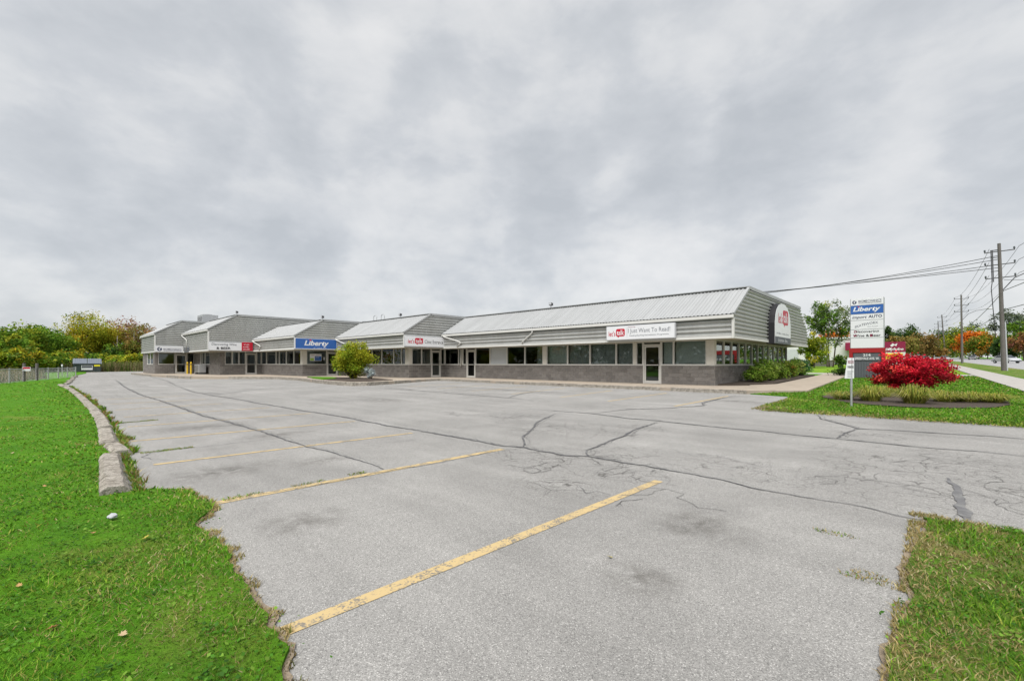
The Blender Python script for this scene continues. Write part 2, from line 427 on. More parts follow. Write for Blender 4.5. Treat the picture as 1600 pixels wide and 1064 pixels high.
# ---------------------------------------------------------------- ground, lot, lawns
def grid_sheet(name, xs, ys, dz, m, parent=None, kind='structure'):
    xs = np.asarray(xs, float); ys = np.asarray(ys, float)
    X, Y = np.meshgrid(xs, ys, indexing='ij')
    V = np.stack([X, Y, Gn(X, Y) + dz], -1).reshape(-1, 3)
    n = len(ys); i, j = np.meshgrid(np.arange(len(xs) - 1), np.arange(n - 1), indexing='ij')
    a = (i * n + j).ravel()
    F = np.stack([a, a + n, a + n + 1, a + 1], -1)
    o = link(name, mesh_tris(name, V, F), m, parent)
    if parent is None: tag(o, kind=kind)
    return o
def wob(x, y, s=1.0, a=1.0):
    return a * mnoise.noise(Vector((x * s, y * s, 3.7)))
def dense(poly, step, amp=0., s=2.0, noisy=None):
    """resample a closed polygon and roughen it"""
    res = []
    n = len(poly)
    for i in range(n):
        a = Vector(poly[i]); b = Vector(poly[(i + 1) % n]); L = (b - a).length
        k = max(1, int(L / step)) if noisy is None or i in noisy else 1
        for q in range(k):
            p = a.lerp(b, q / k)
            if amp and (noisy is None or i in noisy) and q:
                nn = Vector((-(b - a).y, (b - a).x)).normalized()
                p = p + nn * (wob(p.x, p.y, s, amp) + wob(p.x, p.y, s * 4.3, amp * .5))
            res.append(p)
    return res
def poly_sheet(name, poly, dz, m, parent=None, kind='structure', edge=0.):
    bm = bmesh.new()
    vs_ = [bm.verts.new((p[0], p[1], G(p[0], p[1]) + dz)) for p in poly]
    es = [bm.edges.new((vs_[i], vs_[(i + 1) % len(vs_)])) for i in range(len(vs_))]
    bmesh.ops.triangle_fill(bm, use_beauty=True, edges=es)
    for f in bm.faces:
        if f.normal.z < 0: f.normal_flip()
    if edge:
        n = len(vs_)
        lo = [bm.verts.new((v.co.x, v.co.y, v.co.z - edge)) for v in vs_]
        for i in range(n): bm.faces.new((vs_[i], vs_[(i + 1) % n], lo[(i + 1) % n], lo[i]))
    bmesh.ops.recalc_face_normals(bm, faces=bm.faces)
    me = bpy.data.meshes.new(name); bm.to_mesh(me); bm.free()
    o = link(name, me, m, parent)
    if parent is None: tag(o, kind=kind)
    return o
xs = np.concatenate([[-3000, -1500, -700, -400], np.arange(-250, 60, 10), [80, 120, 200, 400, 900, 2000, 3000]])
ys = np.concatenate([[-3000, -1200, -500, -200, -100, -50, -20, 0, 5, 10, 15], np.arange(20, 460, 15), [600, 1000, 2000, 4000]])
grid_sheet('ground', np.sort(np.append(xs, [-20., -120.])), np.sort(np.append(ys, [450.])), -.07, M['field'])
lot = grid_sheet('parking_lot', np.sort(np.append(np.arange(-94, 9, 3.), [-20., 8.0])), [-1, 0, 3, 6, 9, 12, 15, 18, 21, 24.5], 0, M['asphalt'])

# painted stall lines
def strip(name, pts, width, dz, m, parent, jit=0., step=.12, taper=False):
    P = [Vector(p) for p in pts]
    q = []
    for a, b in zip(P[:-1], P[1:]):
        k = max(1, int((b - a).length / step))
        q += [a.lerp(b, i / k) for i in range(k)]
    q.append(P[-1])
    V = []; F = []
    seed = P[0].x * 3.1 + P[0].y
    for i, p in enumerate(q):
        d = (q[min(i + 1, len(q) - 1)] - q[max(0, i - 1)]).normalized(); n = Vector((-d.y, d.x))
        w = width / 2
        c = p
        if jit:
            c = p + n * (jit * (mnoise.noise(Vector((i * step * 1.6, seed, 0))) + .6 * mnoise.noise(Vector((i * step * 6.5, seed, 5)))))
            w *= .55 + .9 * abs(mnoise.noise(Vector((i * step * 2.3, seed, 9)))) + .35 * random.random()
            if taper: w *= min(1., .25 + 4 * min(i, len(q) - 1 - i) / max(4, len(q)))
        for s in (-1, 1):
            r = c + n * (w * s); V.append((r.x, r.y, G(r.x, r.y) + dz))
        if i: F.append((2*i-2, 2*i-1, 2*i+1, 2*i))
    me = bpy.data.meshes.new(name); me.from_pydata(V, [], F); me.update()
    if me.polygons[0].normal.z < 0: me.flip_normals()
    return link(name, me, m, parent)
for a, b, w in [((-2.57, .75), (-2.43, 5.13), .108), ((-5.43, 1.1), (-5.19, 5.28), .12), ((-8.13, 1.19), (-7.72, 5.26), .10), ((-10.88, 1.27), (-10.3, 5.38), .10),
             ((-13.4, 1.5), (-12.85, 5.38), .09), ((-15.9, 1.7), (-15.5, 5.2), .09), ((-18.53, 1.78), (-18.3, 4.6), .09), ((-21.2, 1.9), (-21, 4.7), .09), ((-24, 2), (-23.8, 4.6), .09),
             ((-5.93, 13.6), (-5.93, 18.5), .10), ((-8.4, 13.8), (-8.45, 18.6), .10), ((-10.7, 14.1), (-11.1, 18.6), .10), ((-13.4, 14.2), (-13.9, 18.7), .09), ((-16.2, 14.4), (-16.5, 18.7), .09), ((-19, 14.5), (-19.2, 18.7), .09), ((-21.7, 14.5), (-21.9, 18.7), .09)]:
    strip('parking_stripe', [a, b], w, .004, M['paint_y'], lot, jit=0, step=.5)
strip('white_line', [(-35.6, 4.95), (-34.5, 5.75)], .22, .004, M['white_line'], lot)
CRACKS = [[0.05,[[-50.32,4.83],[-34.64,3.75],[-26.05,3.35],[-20.99,3.36],[-17.43,3.28],[-14.46,3.19],[-12.34,3.27],[-10.73,3.28],[-9.25,3.26],[-7.84,3.22],[-6.92,3.29],[-6.11,3.28],[-5.42,3.25]]],[0.045,[[-33.8,6.07],[-26.74,5.42],[-22.66,5.42],[-20.29,5.51],[-17.95,5.48],[-15.93,5.5],[-13.62,5.49],[-12.63,5.57],[-11.17,5.58],[-9.79,5.51],[-8.78,5.5],[-7.09,5.52],[-6.0,5.5],[-5.34,5.46],[-5.0,5.59],[-4.51,5.56],[-4.11,5.55],[-3.82,5.71],[-3.29,5.72],[-2.62,5.72],[-2.01,5.67],[-1.56,5.56],[-1.17,5.55],[-0.89,5.51],[-0.64,5.53],[-0.43,5.48],[-0.26,5.44],[-0.14,5.42],[0.05,5.52],[0.22,5.48],[0.31,5.46]]],[0.04,[[-9.18,10.14],[-7.89,10.18],[-6.76,10.34],[-5.59,10.09],[-4.76,10.11],[-3.64,9.98],[-2.79,9.95],[-1.94,9.91],[-1.34,9.92],[-0.82,9.86],[-0.22,9.85],[0.4,9.96],[0.91,9.92],[1.49,9.92]]],[0.04,[[-2.23,13.73],[-2.01,12.87],[-1.52,12.17],[-1.18,11.64],[-0.71,11.75],[0.03,11.89],[0.69,12.0],[1.09,12.0],[1.81,12.03]]],[0.035,[[-1.18,11.64],[-1.31,10.83],[-1.34,9.92]]],[0.04,[[-3.82,5.71],[-4.09,6.07],[-4.2,6.65],[-4.33,7.6],[-4.59,8.7],[-4.71,9.88]]],[0.04,[[-5.02,5.63],[-5.71,6.38],[-6.26,7.29],[-6.82,8.09],[-7.54,9.72]]],[0.11,[[0.06,7.53],[0.12,7.1],[0.16,6.47],[0.18,6.0],[0.18,5.58]]],[0.05,[[-22.0,13.18],[-19.23,12.96],[-15.03,12.77],[-12.52,12.61],[-11.78,12.59],[-10.56,12.39],[-9.93,12.54]]],[0.05,[[-21.38,16.18],[-18.67,16.02],[-15.71,16.03],[-13.46,15.92],[-11.33,16.03]]],[0.04,[[-12.11,12.6],[-13.04,14.32],[-13.54,16.01]]],[0.04,[[-6.78,10.49],[-6.6,11.92],[-5.89,12.83],[-5.29,14.31],[-5.69,15.19],[-5.78,17.09],[-5.69,18.73]]],[0.03,[[-5.22,14.34],[-4.57,13.91],[-3.85,14.18]]],[0.025,[[-7.88,12.99],[-7.28,12.68],[-5.82,12.99]]],[0.02,[[-8.99,4.83],[-9.16,3.96],[-9.15,3.22],[-9.15,2.48],[-9.22,1.87],[-9.32,1.49],[-9.18,1.3],[-8.93,1.18],[-8.6,1.22],[-8.34,1.4],[-8.12,1.69]]],[0.025,[[-14.66,1.41],[-14.36,1.92],[-14.35,2.5],[-14.34,3.03]]],[0.02,[[-7.19,4.19],[-7.06,4.54],[-6.97,4.97]]],[0.02,[[-5.38,1.67],[-5.33,2.12],[-5.3,2.65],[-5.28,3.35],[-5.13,3.99],[-5.19,4.59],[-5.17,5.11],[-5.01,5.53]]],[0.05,[[-67.57,8.85],[-54.11,7.94],[-42.55,7.09],[-33.8,6.07]]],[0.04,[[-25.66,5.66],[-23.68,5.89],[-25.13,7.21],[-26.96,9.34],[-28.15,11.59]]],[0.012,[[-3.25,7.11],[-2.7,6.79],[-2.29,6.94],[-1.74,6.77],[-1.4,6.93]]],[0.012,[[-3.0,4.31],[-2.77,4.12],[-2.76,4.27],[-2.52,4.25]]]]
for w, pts in CRACKS:
    strip('crack', pts, w * (1.25 if .03 < w < .1 else .75 if w > .1 else .6), .008, M['tar'] if w < .1 else M['patch'], lot, jit=.075 if w < .035 else .05, step=.045, taper=True)
    if .03 < w < .1 and pts[0][0] > -60:       # a thinner companion crack beside the sealed one
        strip('crack', [(p[0] + .05, p[1] + .07) for p in pts], .011, .0095, M['tar'], lot, jit=.13, step=.06, taper=True)

def crack_web(cx, cy, rx, ry, n, seed, w=.0062):
    r = random.Random(seed); V = []; F = []
    def seg(p, a, k):
        pts = [p]
        for i in range(k):
            a += r.choice((-1, 1)) * R(r.uniform(15, 80)); L = r.uniform(.10, .30)
            p = (p[0] + L * math.cos(a), p[1] + L * math.sin(a)); pts.append(p)
            if ((p[0] - cx) / rx) ** 2 + ((p[1] - cy) / ry) ** 2 > 1.3: break
        return pts
    starts = [(cx + rx * r.uniform(-.7, .7), cy + ry * r.uniform(-.7, .7)) for _ in range(n)]
    lines = []
    for s_ in starts:
        ln = seg(s_, r.uniform(0, 6.28), r.randint(5, 11)); lines.append(ln)
        for q_ in ln[1:-1]:
            if r.random() < .42: lines.append(seg(q_, r.uniform(0, 6.28), r.randint(2, 5)))
    for ln in lines:
        ww = w * r.uniform(.5, 1.5)
        for a, b in zip(ln[:-1], ln[1:]):
            a = Vector(a); b = Vector(b); d = (b - a).normalized(); nn = Vector((-d.y, d.x))
            mid_ = a.lerp(b, .5) + nn * r.uniform(-.025, .025)
            for p0, p1 in ((a, mid_), (mid_, b)):
                k = len(V)
                for p_, s_ in ((p0, -1), (p0, 1), (p1, 1), (p1, -1)):
                    c_ = p_ + nn * (s_ * ww * r.uniform(.3, .75)); V.append((c_.x, c_.y, G(c_.x, c_.y) + .006))
                F.append((k, k + 3, k + 2, k + 1))
    me = bpy.data.meshes.new('crack_web'); me.from_pydata(V, [], F); me.update()
    o = link('crack_web', me, M['hairline'], lot); tag(o, kind='stuff')
crack_web(-.25, 8.0, 1.1, 2.0, 4, 3); crack_web(.4, 7.0, .6, 1.0, 2, 4); crack_web(-4.3, 5.3, 1.1, .7, 5, 5); crack_web(-3.1, 5.0, 1.1, .8, 4, 6)
crack_web(-2.0, 6.5, 1.8, .8, 1, 7); crack_web(-5.4, 7.6, .9, 1.6, 2, 8); crack_web(-1.0, 10.8, 1.2, .8, 2, 9); crack_web(-2.4, 4.6, .7, .5, 2, 12); crack_web(-16, 9, 4, 2.4, 4, 10, .012); crack_web(-9, 7.5, 2.2, 1.4, 3, 11, .009)
def edge_left(x):
    px_ = [-95, -80, -67, -52, -40, -33, -24, -15, -10, -6.55, -6.45, -6.1, -5.3, -4.8, -4., -3, -2., -1, 4]
    py_ = [5.8, 4.8, 3.1, 2.1, 1.3, 1.36, 1.32, 1.15, .86, .72, .95, 1.18, 1.22, 1.02, 1.02, .93, .80, .70, .6]
    return float(np.interp(x, px_, py_))
pl = [(4, -40), (4, .6)]
x = 3.9
while x > -95:
    st_ = .05 if x > -8 else .25
    a = .10 if x > -6.4 else .04
    pl.append((x, edge_left(x) + wob(x, 1, 1.7, a) + wob(x, 4, 7, a * .6)))
    x -= st_
pl += [(-95, 5.9), (-95, -40)]
soil_ = [(p[0], p[1] + (.012 + .05 * abs(wob(p[0], 9, 2.6)) + .045 * abs(wob(p[0], 3, 11)) if -6.4 < p[0] < 3 else 0)) for p in pl]
poly_sheet('soil', soil_, .012, M['soil'])
lawn_left = poly_sheet('lawn', pl, .035, M['lawn'], edge=.1)
pr = dense([(-.13, .2), (-.15, 3.0), (-.10, 5.46), (.5, 5.52), (3, 5.5), (7.9, 5.5), (7.9, .2)], .06, .07, 2.2, (0, 1, 2, 3))
poly_sheet('soil', [(p.x - .012 - .05 * abs(wob(p.y, 5, 2.3)) - .045 * abs(wob(p.y, 5, 11)), p.y + (.03 + .07 * abs(wob(p.x, 2, 2.)) if p.y > 5.2 else 0)) if p.x < .3 or p.y > 5.2 else (p.x, p.y) for p in pr], .010, M['soil'])
lawn_right = poly_sheet('verge', [(p.x, p.y) for p in pr], .03, M['lawn_dry'], edge=.1)
LM = [(-3.55, 14.2), (1.0, 14.1), (2.85, 14.1), (2.1, 40.), (1.9, 46), (-40, 46), (-40, 41), (-4.95, 41), (-4.8, 39.3), (-3.97, 22.35), (-5.55, 19.95), (-4.1, 19.45), (-3.7, 17.7)]
pm = dense(LM, .08, .06, 1.6, (0, 1, 10, 11, 12))
poly_sheet('soil', [(p.x, p.y - (.04 + .1 * abs(wob(p.x, 6, 1.5)) if p.y < 14.6 else 0)) for p in pm], .010, M['soil'])
lawn_main = poly_sheet('lawn', [(p.x, p.y) for p in pm], .03, M['lawn'], edge=.1)
poly_sheet('lawn', [(1.75, 49.4), (.9, 80), (-1.5, 160), (-60, 160), (-60, 49.4)], .03, lawn_mat('back_lawn', (.08, .19, .012), (.16, .26, .015), (.22, .24, .03), .5), edge=.1)
poly_sheet('driveway', [(6, 46), (6, 49.4), (-60, 49.4), (-60, 46)], .012, M['side_walk'])
# the street, its sidewalk and verge (all run along x = const - 0.03 y)
def road_strip(name, a, b, dz, m, y0=-60, y1=900, n=60, edge=0.):
    ysr = np.unique(np.concatenate([np.linspace(y0, y1, n), [15, 450]]))
    V = []; F = []
    for i, y in enumerate(ysr):
        for xx in (a, b):
            xw = xx - .03 * y; V.append((xw, y, G(xw, y) + dz))
        if i: F.append((2*i-2, 2*i-1, 2*i+1, 2*i))
    if edge:
        n0 = len(V)
        V += [(v[0], v[1], v[2] - edge) for v in V]
        for i in range(1, len(ysr)):
            for s in (0, 1): F.append((2*i-2+s, 2*i+s, n0+2*i+s, n0+2*i-2+s))
    me = bpy.data.meshes.new(name); me.from_pydata(V, [], F); me.update()
    o = link(name, me, m); tag(o, kind='structure'); return o
road_strip('road', 8.4, 22.2, -.03, M['road'])
road_strip('kerb', 8.2, 8.4, .05, M['side_walk'], 15, 900, edge=.2)
road_strip('verge', 5.0, 8.2, .03, M['lawn_dry'], 15.2, 400, edge=.1)
road_strip('sidewalk', 3.35, 5.0, .04, M['side_walk'], 15.2, 400, edge=.1)
road_strip('kerb', 22.2, 22.45, .07, M['side_walk'], -20, 900, edge=.2)
road_strip('lawn', 22.45, 90, .05, M['lawn'], -20, 900)

# ---------------------------------------------------------------- walk in front of the shops
SLAB = .351
kerb_line = [(-5.7, 19.92), (-12, 19.9), (-20.2, 20.0), (-25.6, 20.35), (-26.2, 20.2), (-26.1, 18.9), (-24.9, 15.2), (-24.5, 13.6), (-24.9, 12.95), (-25.8, 12.75), (-29.9, 13.05), (-35.5, 13.9), (-39.6, 13.9), (-42.5, 12.1), (-44.2, 10.6), (-47, 9.1), (-52, 8.7), (-57.3, 8.25), (-62, 8.1), (-69.3, 8.1)]
inner = [(-69.3, 38), (-4.0, 38), (-4.8, 39.2), (-4.45, 32), (-3.97, 22.35)]
def slab_poly(name, poly, zt, zb, m, parent=None):
    bm = bmesh.new()
    top = [bm.verts.new((p[0], p[1], zt)) for p in poly]
    es = [bm.edges.new((top[i], top[(i + 1) % len(top)])) for i in range(len(top))]
    bmesh.ops.triangle_fill(bm, use_beauty=True, edges=es)
    bot = [bm.verts.new((p[0], p[1], zb)) for p in poly]
    n = len(top)
    for i in range(n): bm.faces.new((top[i], top[(i + 1) % n], bot[(i + 1) % n], bot[i]))
    bmesh.ops.recalc_face_normals(bm, faces=bm.faces)
    me = bpy.data.meshes.new(name); bm.to_mesh(me); bm.free()
    return link(name, me, m, parent)
kd = []
for a, b in zip(kerb_line[:-1], kerb_line[1:]):
    a = Vector(a); b = Vector(b); k = max(1, int((b - a).length / .5))
    for i in range(k):
        p = a.lerp(b, i / k); kd.append((p.x + wob(p.x, p.y, 1.3, .03), p.y + wob(p.y, p.x, 1.3, .03)))
kd.append(kerb_line[-1])
walk = slab_poly('walkway', kd + [(-69.3, 38), (-8.3, 38), (-8.3, 24.0), (-6.6, 25.9), (-5.9, 25.2), (-4.9, 21.1)], SLAB, -.1, M['concrete'])
tag(walk, kind='structure')
path = poly_sheet('path', [(-5.66, 19.96), (-3.97, 22.32), (-4.8, 39.3), (-5, 46), (-6.9, 46), (-6.62, 40.3), (-6.12, 26.6), (-6.95, 24.9), (-6.2, 22.2)], .10, M['concrete'], edge=.2)
# joints sawn in the walk
jb = MB()
for i in range(14):
    x = -6.2 - i * 1.52
    jb.box(x, x + .02, 20.05, 23.3, SLAB - .01, SLAB + .003)
jb.build('walk_joint', M['tar'], walk)
# separate kerb edge with broken top
kb = MB()
kp = [Vector(p) for p in kd]
for i in range(len(kp) - 1):
    a, b = kp[i], kp[i + 1]
    if -43 > a.x > -46.5 or -52.5 > a.x > -57: continue        # dropped kerb
    d = (b - a).normalized(); n = Vector((-d.y, d.x))
    if random.random() < .1: continue
    o_ = .02 + .03 * random.random()
    q = [a + n * o_, b + n * o_, b - n * .16, a - n * .16]
    zt = SLAB + .004 + .012 * random.random()
    kb.prism([(p.x, p.y) for p in q], lambda p: (p[0], p[1], -.05), lambda p: (p[0], p[1], zt))
kb.build('kerb', M['kerbc'], walk)
# planting island and beds
island = slab_poly('planting_bed', [(p.x, p.y) for p in dense([(-36.8, 15.1), (-33.2, 14.2), (-29.5, 13.5), (-26.0, 13.35), (-25.5, 14.2), (-26.6, 16.6), (-30.0, 17.3), (-34.8, 16.7)], .3, .08, 1.)], SLAB + .03, SLAB - .1, M['mulch'])
tag(island, kind='structure')
isl_lawn = slab_poly('lawn', [(p.x, p.y) for p in dense([(-36.9, 15.2), (-33.2, 14.15), (-30.4, 13.6), (-30.9, 14.6), (-32.6, 15.6), (-34.6, 16.2)], .2, .06, 1.)], SLAB + .06, SLAB - .1, M['lawn'])
tag(isl_lawn, kind='structure')
tag(poly_sheet('planting_bed', [(p.x, p.y) for p in dense([(-8.1, 23.75), (-7.0, 24.75), (-6.2, 26.4), (-6.75, 40.2), (-8.1, 40.0)], .3, .03, 1.3, (1, 2))], .16, M['mulch'], edge=.3), kind='structure')
bedp = []
for i in range(90):
    a = i / 90 * 2 * math.pi
    rx, ry = 2.35, 3.6
    px_ = -.75 + rx * math.cos(a); py_ = 20.6 + ry * math.sin(a)
    if py_ < 17.2: py_ = 17.2 + (py_ - 17.2) * .6
    bedp.append((px_ + wob(px_, py_, 1.5, .15), py_ + wob(py_, px_, 1.5, .15)))
poly_sheet('planting_bed', bedp, .055, M['mulch'])

# ---------------------------------------------------------------- the plaza
plaza = thing('plaza_building', 'long low grey strip plaza with stepped units and corrugated metal mansard roof', 'building', (-38, 22, SLAB))
BO = Vector((-38, 22, SLAB))
def pl_build(mb, name, m, parent=None, bevel=0, smooth=False):
    """world-coordinate mesh, parented to the plaza (or a part of it)"""
    mb.v = [tuple(Vector(v) - BO) for v in mb.v]
    return mb.build(name, m, parent or plaza, bevel, smooth)
SOF = 2.343
#       x end   x next   y fascia  gutter ridge  wall x  wall y
SEC = [(-6.93, -28.70, 22.40, 3.38, 4.90, -8.17, 23.5),
       (-28.70, -39.61, 18.85, 3.36, 4.90, -29.79, 20.0),
       (-39.61, -50.06, 15.26, 3.44, 4.93, -40.70, 16.35),
       (-50.06, -60.51, 11.41, 4.32, 5.84, -51.15, 12.65),
       (-60.51, -69.05, 8.96, 4.28, 5.76, -61.40, 9.10)]
RUN = 2.437
YB = [38.8, 36, 33, 30, 28]
PITCH = .20; DEP = .075
PROF = [(0, 0), (.06, 0), (.40, 1), (.60, 1), (.76, 0), (1, 0)]
RPROF = [(0, 0), (.30, 0), (.42, 1), (.70, 1), (.82, 0), (1, 0)]
def profile(length, pitch=PITCH, PROF=PROF):
    n = max(1, round(length / pitch)); p = length / n; r = []
    for i in range(n):
        for u, d in PROF[:-1]: r.append(((i + u) * p, d))
    r.append((length, 0)); return r
for si, (xe, xn, yf, gz, rz, wx, wy) in enumerate(SEC):
    yb = YB[si]
    zs = SLAB
    # gable end: horizontal corrugation, lapped sheets
    mb = MB()
    zt = zs + rz - .03; z0 = zs + SOF
    def ext(z):
        rel = z - zs
        if rel <= gz: return yf + .02, yb
        k = (rel - gz) / (rz - gz) * RUN
        return yf + .02 + k, yb - k
    V = []; F = []
    for i, (u, d) in enumerate(profile(zt - z0)):
        z = z0 + u; a, b = ext(z); x = xe - .075 + d * DEP
        n = len(V) // 2
        V += [(x, a, z), (x, b, z)]
        if i: F.append((2*n-2, 2*n-1, 2*n+1, 2*n))
    mb.add(V, F)
    pl_build(mb, 'gable_cladding', M['clad'])
    # fascia: horizontal corrugation facing the lot
    mb = MB(); V = []; F = []
    for i, (u, d) in enumerate(profile(gz - .16 - SOF)):
        z = z0 + u; y = yf + .07 - d * DEP; n = len(V) // 2
        V += [(xn - .05, y, z), (xe - .02, y, z)]
        if i: F.append((2*n-2, 2*n-1, 2*n+1, 2*n))
    mb.add(V, F)
    pl_build(mb, 'fascia_cladding', M['clad'])
    # sloping roof sheet, ribs running up the slope
    mb = MB(); V = []; F = []
    ya, za = yf - .10, zs + gz + .035; ybk, zbk = yf + RUN, zs + rz
    ln = math.hypot(ybk - ya, zbk - za); nrm = Vector((0, -(zbk - za) / ln, (ybk - ya) / ln))
    for i, (u, d) in enumerate(profile(xe - xn + .02, .19, RPROF)):
        x = xe - u; o_ = nrm * (d * .034); n = len(V) // 2
        V += [(x, ya + o_.y, za + o_.z), (x, ybk + o_.y, zbk + o_.z)]
        if i: F.append((2*n-2, 2*n-1, 2*n+1, 2*n))
    mb.add(V, F)
    pl_build(mb, 'roof_sheet', M['roof'])
    # core behind the sheets, flat top, soffit
    mb = MB()
    xl = xn - .3 if si < 4 else xn + .02
    c = [(yf + .09, zs + SOF + .01), (yf + .09, zs + gz), (yf + RUN, zs + rz - .06), (yb - RUN, zs + rz - .06), (yb, zs + gz), (yb, zs + SOF + .01)]
    mb.prism(c, lambda p: (xe - .085, p[0], p[1]), lambda p: (xl, p[0], p[1]))
    pl_build(mb, 'roof_deck', M['dark_metal'] if False else M['roof'])
    mb = MB(); mb.box(xl, xe - .03, yf + .03, yb, zs + SOF - .03, zs + SOF + .004)
    pl_build(mb, 'soffit', M['soffit'])
    # trims
    mb = MB()
    mb.box(xn + .02, xe + .01, yf - .135, yf - .005, zs + gz - .15, zs + gz)           # gutter
    pl_build(mb, 'gutter', M['trim'], bevel=.012)
    mb = MB(); mb.box(xn + .02, xe - .03, yf - .012, yf + .05, zs + SOF - .05, zs + SOF + .075)
    pl_build(mb, 'fascia_trim', M['trim'])
    mb = MB(); mb.box(xe - .09, xe + .012, yf - .03, yf + .1, zs + SOF - .055, zs + gz - .16)
    pl_build(mb, 'corner_trim', M['trim'])
    mb = MB(); mb.box(xe - .05, xe + .008, yf + .1, yb, zs + SOF - .052, zs + SOF + .05)
    pl_build(mb, 'gable_trim', M['trim'])
    mb = MB(); mb.bar((xe - .03, yf - .04, zs + gz + .05), (xe - .03, yf + RUN, zs + rz + .05), .12, .10)
    pl_build(mb, 'barge_trim', M['roof'])
    mb = MB(); mb.box(xn, xe + .02, yf + RUN - .10, yf + RUN + .3, zs + rz + .06, zs + rz + .10)
    mb.box(xn, xe + .02, yf + RUN + .06, yf + RUN + .3, zs + rz - .05, zs + rz + .06)
    mb.box(xe - .2, xe + .022, yf + RUN + .3, yb - RUN, zs + rz - .07, zs + rz + .10)
    pl_build(mb, 'ridge_cap', M['roof'])

# ---- walls: bays along each wall --------------------------------------------
SILL = 1.0
H2 = SOF - .03
FR = [  # axis, fixed coordinate, wall bays (start, end, type)
 ('x', 23.5, 0, [(-29.79, -28.03, 'W'), (-28.03, -27.75, 'w'), (-27.75, -27.52, 'P'), (-27.52, -27.08, 'w'), (-27.08, -26.02, 'D'), (-26.02, -24.40, 'W'), (-24.40, -22.65, 'F'),
    (-22.65, -20.92, 'K'), (-20.92, -19.29, 'K'), (-19.29, -18.98, 'P'), (-18.98, -17.27, 'V'), (-17.27, -15.57, 'K'), (-15.57, -13.76, 'K'), (-13.76, -12.64, 'K'), (-12.64, -12.47, 'P'),
    (-12.47, -12.06, 'w'), (-12.06, -10.98, 'D'), (-10.98, -10.30, 'V'), (-10.30, -8.58, 'V'), (-8.58, -8.17, 'P')]),
 ('y', -8.17, 0, [(23.5, 23.66, 'P')] + [(23.66 + i * 1.225, 23.66 + (i + 1) * 1.225, 'S') for i in range(12)]),
 ('x', 20.0, 1, [(-40.7, -38.9, 'W'), (-38.9, -37.1, 'W'), (-37.1, -35.33, 'W'), (-35.33, -33.74, 'W'), (-33.74, -31.94, 'W'), (-31.94, -30.83, 'V'), (-30.83, -30.25, 'w'), (-30.25, -29.79, 'P')]),
 ('y', -29.79, 1, [(20.0, 20.28, 'P'), (20.28, 21.2, 'W'), (21.2, 22.1, 'W'), (22.1, 23.1, 'D'), (23.1, 23.5, 'w')]),
 ('x', 16.35, 2, [(-51.15, -49.68, 'W'), (-49.68, -47.04, 'W'), (-47.04, -46.2, 'w'), (-46.2, -44.46, 'W'), (-44.46, -42.69, 'W'), (-42.69, -41.12, 'W'), (-41.12, -40.7, 'P')]),
 ('y', -40.7, 2, [(16.35, 16.7, 'P'), (16.7, 18.5, 'W'), (18.5, 19.55, 'D'), (19.55, 20.0, 'w')]),
 ('x', 12.65, 3, [(-61.4, -58.0, 'B'), (-58.0, -56.8, 'W'), (-56.8, -54.8, 'W'), (-54.8, -51.15, 'B')]),
 ('y', -51.15, 3, [(12.65, 13.08, 'B'), (13.08, 13.7, 'W'), (13.7, 14.3, 'W'), (14.3, 14.88, 'W'), (14.88, 15.93, 'D'), (15.93, 16.35, 'w')]),
 ('x', 9.10, 4, [(-68.7, -66.0, 'B'), (-66.0, -64.2, 'W'), (-64.2, -62.4, 'W'), (-62.4, -61.4, 'B')]),
 ('y', -61.4, 4, [(9.1, 9.4, 'B'), (9.4, 10.85, 'W'), (10.9, 11.97, 'D'), (11.97, 12.65, 'w')]),
]
wall = empty_child('wall', plaza)
blocks = []       # (centre world, axis, length)
def wpt(ax, fix, u, off, z):
    """off > 0 is outwards"""
    return (u, fix - off, z) if ax == 'x' else (fix + off, u, z)
def wbox(mb, ax, fix, u0, u1, o0, o1, z0, z1):
    a = wpt(ax, fix, u0, o0, z0); b = wpt(ax, fix, u1, o1, z1)
    mb.box(a[0], b[0], a[1], b[1], z0, z1); return mb
def lay_blocks(ax, fix, u0, u1, z0, z1, phase):
    nc = round((z1 - z0) / .2)
    for k in range(nc):
        za = z0 + k * .2
        u = u0 - (.2 if (k + phase) % 2 else 0)
        while u < u1 - .02:
            a = max(u, u0); b = min(u + .4, u1)
            if b - a > .04: blocks.append((wpt(ax, fix, (a + b) / 2, 0, za + .1), ax, b - a))
            u += .4
npane = 0
